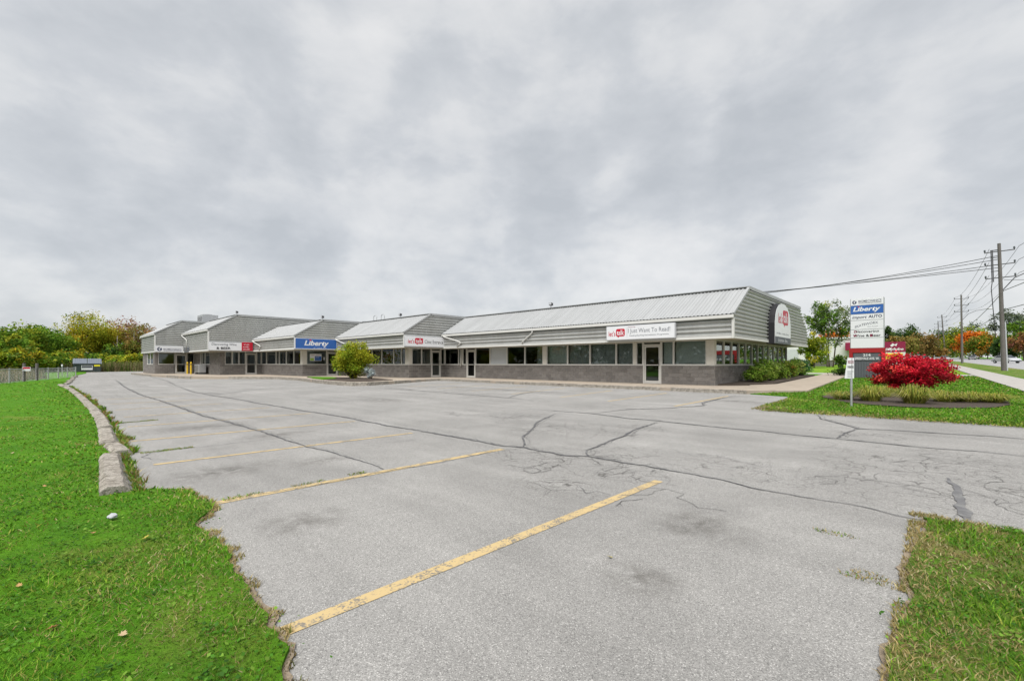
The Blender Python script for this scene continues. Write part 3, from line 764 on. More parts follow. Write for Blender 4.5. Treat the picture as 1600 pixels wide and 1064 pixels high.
for ax, fix, si, bays in FR:
    mort = MB()
    for (u0, u1, ty) in bays:
        if ty != 'D':
            if mort.v and abs(last - u0) > .01: pl_build(mort, 'mortar_bed', M['mortar'], wall); mort = MB()
            last = u1
            top = SOF if ty == 'B' else SILL
            if ty == 'B': top = SOF - .03
            wbox(mort, ax, fix, u0, u1, -.18, -.012, SLAB - .02, SLAB + top - (0 if ty == 'B' else .012))
    pl_build(mort, 'mortar_bed', M['mortar'], wall)
    # contiguous block runs
    run = None
    for (u0, u1, ty) in bays + [(0, 0, 'D')]:
        if ty == 'D':
            if run: lay_blocks(ax, fix, run[0], run[1], SLAB, SLAB + SILL, 0)
            run = None
        else: run = (run[0], u1) if run else (u0, u1)
        if ty == 'B': lay_blocks(ax, fix, u0, u1, SLAB + SILL, SLAB + 2.2, 1)
    for (u0, u1, ty) in bays:
        if ty == 'B':
            continue
        zs0, zs1 = SLAB + SILL, SLAB + H2
        if ty == 'P':
            wbox(MBx := MB(), ax, fix, u0, u1, -.2, .03, zs0 + .035, zs1)
            pl_build(MBx, 'column', M['column'], bevel=.01)
            wbox(MBx := MB(), ax, fix, u0 - .001, u1 + .001, -.15, .04, zs0 - .01, zs0 + .035)
            pl_build(MBx, 'sill', M['alu'])
            continue
        if ty == 'D':
            d = MB(); fw = .07
            wbox(d, ax, fix, u0, u0 + fw, -.1, .0, SLAB, zs1); wbox(d, ax, fix, u1 - fw, u1, -.1, .0, SLAB, zs1)
            wbox(d, ax, fix, u0 + fw, u1 - fw, -.1, .0, SLAB + 2.10, SLAB + 2.17)
            wbox(d, ax, fix, u0 + fw, u1 - fw, -.1, -.02, SLAB + 2.27, zs1)
            door = pl_build(d, 'door', M['alu'])
            lf = MB(); a, b = u0 + fw + .01, u1 - fw - .01
            wbox(lf, ax, fix, a, a + .085, -.07, -.02, SLAB + .01, SLAB + 2.09); wbox(lf, ax, fix, b - .085, b, -.07, -.02, SLAB + .01, SLAB + 2.09)
            wbox(lf, ax, fix, a + .085, b - .085, -.07, -.02, SLAB + .01, SLAB + .16); wbox(lf, ax, fix, a + .085, b - .085, -.07, -.02, SLAB + 2.0, SLAB + 2.09)
            wbox(lf, ax, fix, a + .085, b - .085, -.06, -.03, SLAB + 1.0, SLAB + 1.05)
            pl_build(lf, 'door_leaf', M['alu'], door)
            g = MB(); wbox(g, ax, fix, a + .085, b - .085, -.05, -.042, SLAB + .16, SLAB + 2.0); pl_build(g, 'pane', M['glass'], door)
            g = MB(); wbox(g, ax, fix, u0 + fw, u1 - fw, -.05, -.042, SLAB + 2.17, SLAB + 2.27); pl_build(g, 'pane', M['glass'], door)
            hh = MB(); hb = b - .05
            hh.tube([wpt(ax, fix, hb, -.02, SLAB + 1.0), wpt(ax, fix, hb, .05, SLAB + 1.02), wpt(ax, fix, hb, .05, SLAB + 1.32), wpt(ax, fix, hb, -.02, SLAB + 1.34)], .014, 6)
            pl_build(hh, 'handle', M['dark_metal'], door)
            continue
        f = MB(); fw = .045
        wbox(f, ax, fix, u0, u0 + fw, -.11, .01, zs0 + .035, zs1); wbox(f, ax, fix, u1 - fw, u1, -.11, .01, zs0 + .035, zs1)
        wbox(f, ax, fix, u0 + fw, u1 - fw, -.11, .008, zs1 - .05, zs1); wbox(f, ax, fix, u0 + fw, u1 - fw, -.11, .008, zs0 + .035, zs0 + .075)
        win = pl_build(f, 'window', M['alu'])
        g = MB(); wbox(g, ax, fix, u0 + fw, u1 - fw, -.06, -.052, zs0 + .075, zs1 - .05)
        pl_build(g, 'pane', M['frost'] if ty == 'F' else M['glass_side'] if ty == 'S' else M['glass'], win)
        g = MB(); wbox(g, ax, fix, u0 - .001, u1 + .001, -.15, .035, zs0 - .01, zs0 + .035); pl_build(g, 'sill', M['alu'], win)
        if ty == 'K' and u0 < -20 and u0 > -21.5:
            g = MB(); wbox(g, ax, fix, u0 + fw, u1 - fw, -.09, -.07, zs0 + .075, zs0 + .36); pl_build(g, 'privacy_panel', M['frost'], win)
        if ty in 'VKS' or (ty == 'W' and random.random() < .3):
            v = MB(); ua = u0 + .05
            mblind = {'V': 'blind', 'K': 'blind_dark', 'S': 'blind_dark', 'W': 'blind_dark'}[ty]
            stop = u1 - .05 if ty in 'VK' else u0 + .05 + (u1 - u0 - .1) * random.uniform(.2, .7)
            while ua < stop:
                tilt = .02 * random.random()
                wbox(v, ax, fix, ua, min(ua + .095, u1 - .05), -.20 - tilt, -.195 - tilt, zs0 + .08, zs1 - .06)
                ua += .09
            if ua > u0 + .06: pl_build(v, 'blind', M[mblind], win)
# concrete blocks: the 300 that show largest one by one, the rest as one mesh
blocks.sort(key=lambda b: (b[0][0] ** 2 + b[0][1] ** 2) + (0 if b[1] == 'x' else 250))
bmesh_cache = {}
def block_mesh(ax, L):
    key = (ax, round(L, 2))
    if key not in bmesh_cache:
        h, d, g_ = .0935, .035, .007
        q = MB(); a = round(L, 2) / 2 - g_
        if ax == 'x': q.box(-a, a, -.006, d, -h, h)
        else: q.box(-d, .006, -a, a, -h, h)
        me = q.mesh('block'); me.materials.append(M['block'])
        bmesh_cache[key] = me
    return bmesh_cache[key]
rest = MB()
for i, (c, ax, L) in enumerate(blocks):
    j = random.uniform(-.003, .003)
    cc = Vector(c) - BO + (Vector((0, j, 0)) if ax == 'x' else Vector((j, 0, 0)))
    if i < 300:
        o = bpy.data.objects.new('block', block_mesh(ax, L)); COL.objects.link(o); o.parent = wall; o.location = cc
    else:
        h, d, a = .0935, .035, L / 2 - .007
        if ax == 'x': rest.box(cc.x - a, cc.x + a, cc.y - .006, cc.y + d, cc.z - h, cc.z + h)
        else: rest.box(cc.x - d, cc.x + .006, cc.y - a, cc.y + a, cc.z - h, cc.z + h)
ro = rest.build('blocks', M['block'], wall); tag(ro, kind='stuff')
# rooms behind the glass
for (x0, x1, y0, y1) in [(-29.6, -8.6, 28.6, 28.8), (-40.5, -29.9, 25.2, 25.4), (-51, -40.9, 21.4, 21.6), (-61.3, -51.3, 17.6, 17.8), (-68.6, -61.6, 14.0, 14.2)]:
    q = MB(); q.box(x0, x1, y0, y1, SLAB + .002, SLAB + SOF - .035); pl_build(q, 'interior_wall', M['interior'])
for (x0, y0, y1) in [(-19.1, 23.8, 28.6), (-12.6, 23.8, 28.6), (-30.0, 23.6, 36), (-41, 20.2, 33), (-51.4, 16.5, 30), (-61.7, 12.8, 28), (-68.75, 9.1, 27)]:
    q = MB(); q.box(x0 - .06, x0 + .06, y0, y1, SLAB + .002, SLAB + SOF - .035); pl_build(q, 'interior_wall', M['interior'])
q = MB(); q.box(-29.9, -8.2, 38.3, 38.5, SLAB - .2, SLAB + SOF - .035); q.box(-68.7, -29.95, 35.3, 35.5, SLAB - .2, SLAB + SOF - .04); pl_build(q, 'back_wall', M['block'])
q = MB(); q.box(-13.4, -11.8, 26.4, 27.2, SLAB + .002, SLAB + .75); q.box(-24.5, -22.9, 26.0, 26.8, SLAB + .002, SLAB + 1.05); q.box(-33.8, -32, 22.4, 23, SLAB + .002, SLAB + 1.1); q.box(-45, -43, 19, 19.7, SLAB + .002, SLAB + 1.05); pl_build(q, 'counter', M['floor'])
# downspouts that step from the gutters back to the wall
def spout(pts, r=.045):
    q = MB(); q.tube(pts, r, 8); pl_build(q, 'downspout', M['trim'], smooth=True)
g1 = SLAB + 3.36
spout([(-19.2, 22.30, SLAB + 3.22), (-19.25, 22.34, SLAB + 3.1), (-20.1, 22.33, SLAB + 2.55), (-20.15, 22.36, SLAB + 2.45)])
for (x, y, gz) in [(-28.45, 22.3, 3.3), (-39.35, 18.75, 3.3), (-49.8, 15.16, 3.38), (-60.25, 11.31, 4.2)]:
    spout([(x, y, SLAB + gz), (x + .12, y - .04, SLAB + gz - .10), (x + 2.0, y - .02, SLAB + gz - .55), (x + 2.1, y, SLAB + gz - .62), (x + 1.6, y + .05, SLAB + 2.42)])
spout([(-27.6, 23.38, SLAB + 2.3), (-27.6, 23.38, SLAB + .9)], .05)
q = MB(); q.tube([(-58.0, 12.55, SLAB + 2.3), (-58.0, 12.55, SLAB + .05)], .04, 8); pl_build(q, 'downspout', M['trim'], smooth=True)
# dark louvred box under the tall fascia
q = MB(); q.box(-59.6, -57.6, 11.37, 11.55, SLAB + 2.30, SLAB + 2.85); pl_build(q, 'vent_box', M['charcoal'], bevel=.01)

# ---------------------------------------------------------------- signs on the plaza
def text(body, w, h, origin, right, m, parent, shear=0., bold=0., off=.004, space=1., arc=0.):
    """flat lettering fitted into w x h, origin = lower left corner, in the parent's frame"""
    cu = bpy.data.curves.new('lettering', 'FONT'); cu.body = body; cu.shear = shear; cu.offset = bold; cu.space_character = space
    cu.resolution_u = 3
    tmp = bpy.data.objects.new('tmp', cu); COL.objects.link(tmp)
    dg = bpy.context.evaluated_depsgraph_get()
    me = bpy.data.meshes.new_from_object(tmp.evaluated_get(dg))
    bpy.data.objects.remove(tmp); bpy.data.curves.remove(cu)
    n = len(me.vertices); co = np.zeros(n * 3, np.float32); me.vertices.foreach_get('co', co); co = co.reshape(-1, 3)
    lo = co.min(0); hi = co.max(0)
    a = (co[:, 0] - lo[0]) / (hi[0] - lo[0]) * w; b = (co[:, 1] - lo[1]) / (hi[1] - lo[1]) * h
    if arc: b = b + arc * np.sin(a / w * math.pi / 2)
    r = np.array(Vector(right).normalized()); up = np.array((0, 0, 1.)); nrm = np.cross(r, up)
    P = np.array(origin)[None] + a[:, None] * r + b[:, None] * up + nrm * off
    me.vertices.foreach_set('co', P.astype(np.float32).ravel()); me.update()
    me.materials.clear(); me.materials.append(m); me.name = 'lettering'
    return link('lettering', me, None, parent)
def panel(poly, origin, right, m, parent, name, off0, off1, bevel=0):
    r = Vector(right).normalized(); up = Vector((0, 0, 1)); nr = r.cross(up); o = Vector(origin)
    q = MB(); q.prism(poly, lambda p: o + r * p[0] + up * p[1] + nr * off0, lambda p: o + r * p[0] + up * p[1] + nr * off1)
    return q.build(name, m, parent, bevel)
def rect(x0, x1, y0, y1): return [(x0, y0), (x1, y0), (x1, y1), (x0, y1)]
def rrect(x0, x1, y0, y1, r, n=4):
    res = []
    for cx, cy, a0 in ((x1 - r, y0 + r, -90), (x1 - r, y1 - r, 0), (x0 + r, y1 - r, 90), (x0 + r, y0 + r, 180)):
        for i in range(n + 1):
            a = R(a0 + 90 * i / n); res.append((cx + r * math.cos(a), cy + r * math.sin(a)))
    return res
def disc(cx, cy, r, n=20): return [(cx + r * math.cos(2 * math.pi * i / n), cy + r * math.sin(2 * math.pi * i / n)) for i in range(n)]
def wall_sign(name, label, o, right, w, h, depth, face):
    """o is the lower left corner of the face plane"""
    t = thing(name, label, 'sign', o)
    panel(rect(0, w, 0, h), (0, 0, 0), right, M['sign_side'], t, 'cabinet', -depth, -.012, .008)
    panel(rect(.03, w - .03, .03, h - .03), (0, 0, 0), right, face, t, 'face', -.02, 0)
    return t
X_, Y_ = (1, 0, 0), (0, 1, 0)
def small_print(w, h, origin, right, m, parent, n=24, slant=.25, off=.004):
    """lettering too small in the photograph to be read: a row of short strokes"""
    rs = random.Random(int(w * 1000) + n)
    r = Vector(right).normalized(); up = Vector((0, 0, 1)); nr = r.cross(up); o = Vector(origin)
    q = MB(); u = 0.; st_ = w / n
    while u < w - st_:
        k = rs.random()
        if k > .13:
            hh = h * (1. if k > .75 else .62); bw = st_ * .42
            P = [(u, 0), (u + bw, 0), (u + bw + slant * hh, hh), (u + slant * hh, hh)]
            q.add([o + r * a + up * b + nr * off for a, b in P], [(0, 1, 2, 3)])
            if k > .4:
                y_ = hh * (.0 if k > .7 else .75); P = [(u, y_), (u + st_ * .85, y_), (u + st_ * .85, y_ + h * .2), (u, y_ + h * .2)]
                q.add([o + r * a + up * b + nr * (off + .001) for a, b in P], [(0, 1, 2, 3)])
        u += st_
    return q.build('small_print', m, parent)
def talk_logo(t, right, x, y, w, h):
    text("let's", w * .42, h * .62, (0, 0, 0) if False else tuple(Vector(right) * x + Vector((0, 0, y + h * .14))), right, M['red'], t, bold=.012)
    b0 = x + w * .46
    panel(rrect(b0, x + w, y + h * .1, y + h, h * .2), (0, 0, 0), right, M['red'], t, 'speech_bubble', 0, .006)
    panel([(b0 + w * .12, y - h * .06), (b0 + w * .22, y + h * .12), (b0 + w * .10, y + h * .12)], (0, 0, 0), right, M['red'], t, 'speech_tail', .0005, .0055)
    text('talk', w * .44, h * .62, tuple(Vector(right) * (b0 + w * .05) + Vector((0, 0, y + h * .24))), right, M['sign_white'], t, off=.009, bold=.012)
s1 = wall_sign('wall_sign', "white sign reading let's talk, I Just Want To Read, above the near glass door", (-13.61, 22.18, 2.74), X_, 3.96, .78, .2, M['sign_white'])
talk_logo(s1, X_, .16, .16, 1.0, .46)
text('I Just Want To Read!', 2.36, .30, (1.36, 0, .30), X_, M['ink_grey'], s1)
text('Featuring', .42, .07, (1.36, 0, .645), X_, M['maroon'], s1)
text('Reading/Spelling Remediation Programme', 2.2, .085, (1.44, 0, .17), X_, M['ink_grey'], s1, bold=.01)
panel(rect(1.29, 1.30, .16, .66), (0, 0, 0), X_, M['ink_grey'], s1, 'divider', 0, .004)
s2 = wall_sign('wall_sign', "white sign reading let's talk Clinic Entrance on the second unit's gable", (-28.55, 18.84, 2.72), Y_, 3.72, .80, .18, M['sign_white'])
talk_logo(s2, Y_, .25, .18, 1.35, .48)
text('Clinic Entrance', 1.75, .27, (0, 1.75, .27), Y_, M['ink'], s2)
s3 = wall_sign('wall_sign', 'blue sign with white lettering reading Liberty and a red leaf', (-39.42, 15.2, 2.70), Y_, 3.68, .94, .2, M['blue'])
panel(rect(0, 3.68, -.0, .045), (0, 0, 0), Y_, M['sign_white'], s3, 'border', -.018, .003); panel(rect(0, 3.68, .895, .94), (0, 0, 0), Y_, M['sign_white'], s3, 'border', -.018, .003)
panel(rect(0, .05, .045, .895), (0, 0, 0), Y_, M['sign_white'], s3, 'border', -.018, .003); panel(rect(3.63, 3.68, .045, .895), (0, 0, 0), Y_, M['sign_white'], s3, 'border', -.018, .003)
text('Liberty', 2.15, .56, (0, .78, .18), Y_, M['sign_white'], s3, shear=.25, bold=.03)
LEAF = [(0, -.5), (.06, -.2), (.4, -.3), (.32, -.12), (.55, .1), (.38, .14), (.42, .32), (.2, .22), (.18, .45), (.08, .36), (0, .6), (-.08, .36), (-.18, .45), (-.2, .22), (-.42, .32), (-.38, .14), (-.55, .1), (-.32, -.12), (-.4, -.3), (-.06, -.2)]
panel([(1.30 + .20 * a, .76 + .17 * b) for a, b in LEAF], (0, 0, 0), Y_, M['red'], s3, 'maple_leaf', .004, .01)
small_print(1.15, .06, (0, 1.55, .10), Y_, M['sign_white'], s3)
s4 = wall_sign('wall_sign', 'white sign reading Discovering Wine and Beer with a red end panel', (-49.92, 11.43, 2.70), Y_, 3.78, .82, .16, M['sign_white'])
text('Discovering Wine', 2.1, .30, (0, .22, .42), Y_, M['ink_grey'], s4, shear=.15, bold=.014)
text('& BEER', 1.2, .22, (0, .62, .12), Y_, M['ink'], s4, bold=.035)
panel(rect(2.76, 3.75, .02, .86), (0, 0, 0), Y_, M['red'], s4, 'red_panel', .001, .02)
for i, w_ in enumerate((.62, .72, .66)):
    small_print(w_, .13, (0, 2.88, .58 - i * .23), Y_, M['sign_white'], s4, 9, .5, .026)
s5 = wall_sign('wall_sign', 'white sign with a round navy emblem on the farthest unit', (-60.38, 8.98, 2.67), Y_, 2.48, .68, .16, M['sign_white'])
def emblem(t, right, cx, cy, r):
    panel(disc(cx, cy, r), (0, 0, 0), right, M['navy'], t, 'emblem', .001, .005)
    panel([(cx + .55 * r, cy + r * 1.05), (cx - .45 * r, cy + .1 * r), (cx + .1 * r, cy - .75 * r), (cx + .35 * r, cy - .55 * r), (cx + .05 * r, cy + .05 * r), (cx + .75 * r, cy + .8 * r)], (0, 0, 0), right, M['sign_white'], t, 'emblem_stroke', .0055, .009)
emblem(s5, Y_, .38, .33, .21)
text('BIOMECHANICS', 1.58, .17, (0, .72, .24), Y_, M['navy'], s5, bold=.012)
panel(rect(.72, 2.3, .15, .185), (0, 0, 0), Y_, M['navy'], s5, 'underline', .001, .004)
# arched sign on the street gable
s6 = thing('wall_sign', "arch topped white and black sign with let's talk logo on the street gable", 'sign', (-6.62, 28.3, 2.58))
arch = [(0, 0), (3.75, 0), (3.75, 1.15), (3.6, 1.6), (3.35, 1.95), (2.9, 2.22), (2.3, 2.36), (1.45, 2.36), (.85, 2.22), (.4, 1.95), (.15, 1.6), (0, 1.15)]
panel(arch, (0, 0, 0), Y_, M['ink'], s6, 'cabinet', -.42, -.012)
panel([(.05 + p[0] * .9733, .02 + p[1] * .983) for p in arch], (0, 0, 0), Y_, M['sign_white'], s6, 'face', -.02, 0)
panel(rect(.05, 3.70, .03, .40), (0, 0, 0), Y_, M['charcoal'], s6, 'base_band', .001, .008)
talk_logo(s6, Y_, .75, 1.05, 2.3, .95)
small_print(3.0, .10, (0, .38, .56), Y_, M['ink_grey'], s6, 30, .1)
small_print(2.3, .17, (0, .72, .13), Y_, M['sign_side'], s6, 15, .1, .01)

# roof equipment, lamps
def rooftop_unit(label, x, y, z, w, d, h):
    t = thing('rooftop_unit', label, 'air conditioner', (x, y, z))
    q = MB(); q.box(-w/2, w/2, -d/2, d/2, .12, h); q.build('casing', M['metal'], t, .02)
    q = MB(); q.box(-w/2 - .03, w/2 + .03, -d/2 - .03, d/2 + .03, 0, .12); q.build('curb', M['charcoal'], t)
    q = MB()
    for i in range(6): q.box(-w/2 + .1, w/2 - .1, -d/2 - .012, -d/2 + .002, .3 + i * (h - .5) / 6, .3 + i * (h - .5) / 6 + .05)
    q.build('louvre', M['dark_metal'], t)
    q = MB(); q.tube([(0, 0, h), (0, 0, h + .1)], min(w, d) * .3, 14); q.build('fan_guard', M['dark_metal'], t)
rooftop_unit('grey rooftop unit above the farthest shop', -72.4 + 8.2, 14.6, SLAB + 5.6, 2.4, 1.6, 1.3)
rooftop_unit('flat grey rooftop unit behind the Liberty roof', -48.2, 26.6, SLAB + 4.85, 2.6, 1.6, 1.0)
def hoop(label, x, y):
    t = thing('ladder_rail', label, 'ladder rail', (x, y, SLAB + 4.8))
    q = MB(); q.tube([(0, 0, 0), (0, 0, 1.15), (.12, 0, 1.3), (.5, 0, 1.3), (.62, 0, 1.15), (.62, 0, 0)], .035, 6); q.build('rail', M['metal'], t)
hoop('left one of the two roof ladder hoops', -43.1, 24.6); hoop('right one of the two roof ladder hoops', -41.6, 24.6)
def floodlight(label, x, y, z):
    t = thing('floodlight', label, 'floodlight', (x, y, z), group='floodlights along the ridges'); t.scale = (.62, .62, .62)
    q = MB(); q.tube([(0, 0, 0), (0, 0, .3)], .03, 8); q.build('post', M['dark_metal'], t)
    q = MB(); q.prism([(-.16, .28), (.16, .22), (.16, .5), (-.16, .56)], lambda p: (-.2, p[0], p[1]), lambda p: (.2, p[0], p[1])); q.build('head', M['dark_metal'], t, .015)
    q = MB(); q.box(-.17, .17, -.172, -.165, .31, .53); q.build('lens', M['sign_side'], t)
floodlight('floodlight on the ridge of the long near roof', -19.6, 24.75, SLAB + 4.98)
floodlight('floodlight on the roof left of the clinic gable', -33.0, 21.3, SLAB + 4.98)
floodlight('floodlight at the peak above the Liberty sign', -39.75, 17.7, SLAB + 5.0)
floodlight('floodlight at the peak above the wine shop', -50.2, 13.85, SLAB + 5.92)

# ---------------------------------------------------------------- pylon sign
py_y = 39.2; py_x = -4.5; py_w = 1.97
gz0 = G(py_x, py_y)
pyl = thing('pylon_sign', 'tall white tenant pylon sign with red frame and charcoal base on the lawn', 'sign', (py_x, py_y, gz0))
pyl.scale = (.934, 1, 1)
ZT = 1.45 + 103.2 * (-py_x * .6857 * 0 + 30.8) / 707.6 - gz0         # top above local ground
zb_ = ZT - 4.0
cab_b = 1.45 + 24.5 * 30.8 / 707.6 - gz0
cab_h = ZT - cab_b
panel(rect(0, py_w, cab_b, ZT), (0, 0, 0), X_, M['metal'], pyl, 'cabinet', -.45, -.02, .02)
hs_ = [.140, .175, .125, .185, .170, .205]     # share of the cabinet height, from the top
tot = sum(hs_); z_ = ZT
PAN = []
for k, s in enumerate(hs_):
    h_ = s / tot * cab_h
    PAN.append((z_ - h_, h_))
    panel(rect(.04, py_w - .04, z_ - h_ + .015, z_ - .015), (0, 0, 0), X_, M['blue'] if k == 1 else M['sign_white'], pyl, 'panel', -.03, 0)
    z_ -= h_
zb, h_ = PAN[0]; emblem(pyl, X_, .26, zb + h_ * .48, h_ * .27); text('BIOMECHANICS', 1.32, .15, (.50, 0, zb + h_ * .42), X_, M['navy'], pyl, bold=.01)
panel(rect(.5, 1.82, zb + h_ * .26, zb + h_ * .32), (0, 0, 0), X_, M['ink'], pyl, 'underline', .001, .004)
zb, h_ = PAN[1]; text('Liberty', 1.6, h_ * .66, (.17, 0, zb + h_ * .16), X_, M['sign_white'], pyl, shear=.25, bold=.03)
panel([(.50 + .12 * a, zb + h_ * .84 + .09 * b) for a, b in LEAF], (0, 0, 0), X_, M['red'], pyl, 'maple_leaf', .004, .008)
zb, h_ = PAN[2]; text('import', .88, h_ * .55, (.12, 0, zb + h_ * .16), X_, M['navy'], pyl, shear=.3, bold=.018); text('AUTO', .78, h_ * .48, (1.08, 0, zb + h_ * .30), X_, M['navy'], pyl, bold=.03)
zb, h_ = PAN[3]; text('SKATEWORX', 1.35, h_ * .26, (.28, 0, zb + h_ * .16), X_, M['ink_grey'], pyl, bold=.012, arc=h_ * .40); text('PRO SHOP', .62, .05, (1.0, 0, zb + h_ * .24), X_, M['ink_grey'], pyl, shear=.2)
zb, h_ = PAN[4]; text('Discovering', 1.45, h_ * .36, (.24, 0, zb + h_ * .53), X_, M['ink'], pyl, bold=.02); text('Wine & Beer', 1.6, h_ * .30, (.18, 0, zb + h_ * .12), X_, M['ink'], pyl, bold=.02)
for (x0, w0, z0, h0, ch) in ((.24, .15, zb + h_ * .60, h_ * .29, 'D'), (.18, .23, zb + h_ * .125, h_ * .30, 'W'), (1.17, .15, zb + h_ * .125, h_ * .30, 'B')):
    text(ch, w0, h0, (x0, 0, z0), X_, M['maroon'], pyl, bold=.035, off=.006)
panel(rect(-.06, py_w + .06, cab_b - .32, cab_b - .01), (0, 0, 0), X_, M['frame_red'], pyl, 'red_frame', -.5, .03, .01)
for x0 in (-.06, py_w - .16): panel(rect(x0, x0 + .22, -.3, cab_b - .33), (0, 0, 0), X_, M['frame_red'], pyl, 'red_post', -.5, .03, .01)
panel(rect(.17, py_w - .17, .0, cab_b - .33), (0, 0, 0), X_, M['charcoal'], pyl, 'base_panel', -.45, -.04)
for i in range(10):
    panel(rect(.20 + i * .16, .30 + i * .16, .05, cab_b - .95), (0, 0, 0), X_, M['charcoal'], pyl, 'base_slat', -.045, -.005)
panel(rect(.22, py_w - .22, cab_b - .86, cab_b - .36), (0, 0, 0), X_, M['charcoal'], pyl, 'number_panel', -.045, .0)
text('214', .44, .17, (.77, 0, cab_b - .56), X_, M['sign_white'], pyl, bold=.03); text('SPEEDVALE AVE. W.', 1.42, .16, (.28, 0, cab_b - .79), X_, M['sign_white'], pyl, bold=.02)

# small notice on a post in the shrub bed
np_ = thing('notice_post', 'small white and red parking notice on a thin metal post in the bed', 'sign', (-1.85, 16.34, G(-1.85, 16.34)))
q = MB(); q.tube([(0, .03, 0), (0, .03, 1.45)], .028, 8); q.build('post', M['metal'], np_)
pz = 1.02 - G(-1.85, 16.34)
cr_ = (.7279, .6857, 0)
def ppan(poly, m, nm, o0, o1): return panel(poly, (0, 0, pz), cr_, m, np_, nm, o0, o1)
ppan([(-.19, 0), (.085, 0), (.085, .60), (-.10, .60)], M['sign_white'], 'board', -.01, .0)
ppan(rect(-.10, .07, .50, .515), M['maroon'], 'rule', .001, .003); ppan(rect(-.12, .07, .20, .21), M['ink'], 'rule', .001, .003)
def ptext(b_, w, h, x, z, m): text(b_, w, h, (cr_[0] * x, cr_[1] * x, pz + z), cr_, m, np_, bold=.02)
ptext('PRIVATE', .165, .055, -.095, .43, M['maroon']); ptext('PARKING', .175, .07, -.105, .30, M['ink'])
for i in range(4): small_print(.16, .022, (cr_[0] * -.12, cr_[1] * -.12, pz + .16 - i * .04), cr_, M['ink_grey'], np_, 12, .1)

# ---------------------------------------------------------------- things in front of the shops
def bollard(label, x, y):
    t = thing('bollard', label, 'bollard', (x, y, SLAB), group='yellow bollards by the far door')
    q = MB(); q.tube([(0, 0, -.2), (0, 0, 1.18), (0, 0, 1.26), (0, 0, 1.29)], [.085, .085, .065, .02], 14); q.build('post', M['yellow'], t, smooth=False)
    q = MB(); q.tube([(0, 0, .98), (0, 0, 1.06)], .088, 14); q.build('band', M['ink'], t)
bollard('left yellow bollard beside the farthest shop door', -59.0, 11.55); bollard('right yellow bollard beside the farthest shop door', -56.9, 11.45)
ac = thing('condenser_unit', 'grey boxy condenser unit standing under the wine shop window', 'air conditioner', (-55.9, 12.1, SLAB))
q = MB(); q.box(-1.1, .75, -.35, .3, .18, 1.02); q.build('casing', M['metal'], ac, .03)
q = MB(); q.box(-1.55, -1.15, -.25, .2, .1, 1.0); q.build('cabinet', M['sign_white'], ac, .02)
for sx in (-.9, .55):
    q = MB(); q.box(sx - .12, sx + .12, -.3, .28, 0, .18); q.build('foot', M['charcoal'], ac)
q = MB()
for i in range(7): q.box(-1.0, .65, -.362, -.348, .28 + i * .1, .32 + i * .1)
q.build('louvre', M['dark_metal'], ac)
# goods and posters seen in the windows
po = thing('window_poster', 'white blue and green tax poster in the window under the Liberty sign', 'poster', (-40.62, 16.95, SLAB + 1.35))
panel(rect(0, 1.05, 0, .62), (0, 0, 0), Y_, M['sign_white'], po, 'sheet', -.004, 0)
panel(rect(.44, 1.03, .03, .42), (0, 0, 0), Y_, M['blue'], po, 'blue_block', .001, .003); panel(rect(.03, .36, .03, .24), (0, 0, 0), Y_, pmat('poster_green', (.28, .45, .05), .5), po, 'green_block', .001, .003)
small_print(.9, .06, (0, .08, .48), Y_, M['maroon'], po, 14, .1); small_print(.4, .07, (0, .5, .28), Y_, M['sign_white'], po, 8, .1, .006)
nt_ = tag(panel(rect(0, .16, 0, .28), (-40.6, 18.15, SLAB + 1.42), Y_, M['paper'], None, 'paper_notice', -.003, 0), 'small white paper notice taped beside the Liberty poster', 'notice')

# ---------------------------------------------------------------- kerb stones along the left lawn
KS = [((-6.5, .62), (-9.0, .80), .17), ((-9.25, .98), (-10.3, .95), .14), ((-10.5, .92), (-12.9, 1.08), .13), ((-13.05, 1.1), (-15.4, 1.2), .15), ((-15.5, 1.22), (-17.9, 1.27), .13), ((-18.0, 1.3), (-20.4, 1.33), .14),
      ((-20.5, 1.32), (-22.9, 1.38), .13), ((-23.0, 1.37), (-25.4, 1.4), .14), ((-25.6, 1.4), (-28, 1.42), .14), ((-28.2, 1.42), (-30.6, 1.42), .15), ((-30.8, 1.42), (-33.2, 1.45), .14), ((-33.4, 1.43), (-37, 1.38), .16), ((-37.2, 1.35), (-40.6, 1.25), .17),
      ((-41.5, 1.5), (-44, 1.75), .15), ((-44.4, 1.75), (-47, 2.0), .15), ((-48, 1.9), (-51, 2.25), .16), ((-52, 2.35), (-55, 2.5), .16), ((-56.5, 2.5), (-60, 2.8), .18), ((-61, 2.9), (-65, 3.2), .2)]
ORD = ['nearest', 'second', 'third', 'fourth', 'fifth', 'sixth', 'seventh', 'eighth', 'ninth', 'tenth', 'eleventh', 'twelfth', 'thirteenth', 'fourteenth', 'fifteenth', 'sixteenth', 'seventeenth', 'eighteenth', 'farthest']
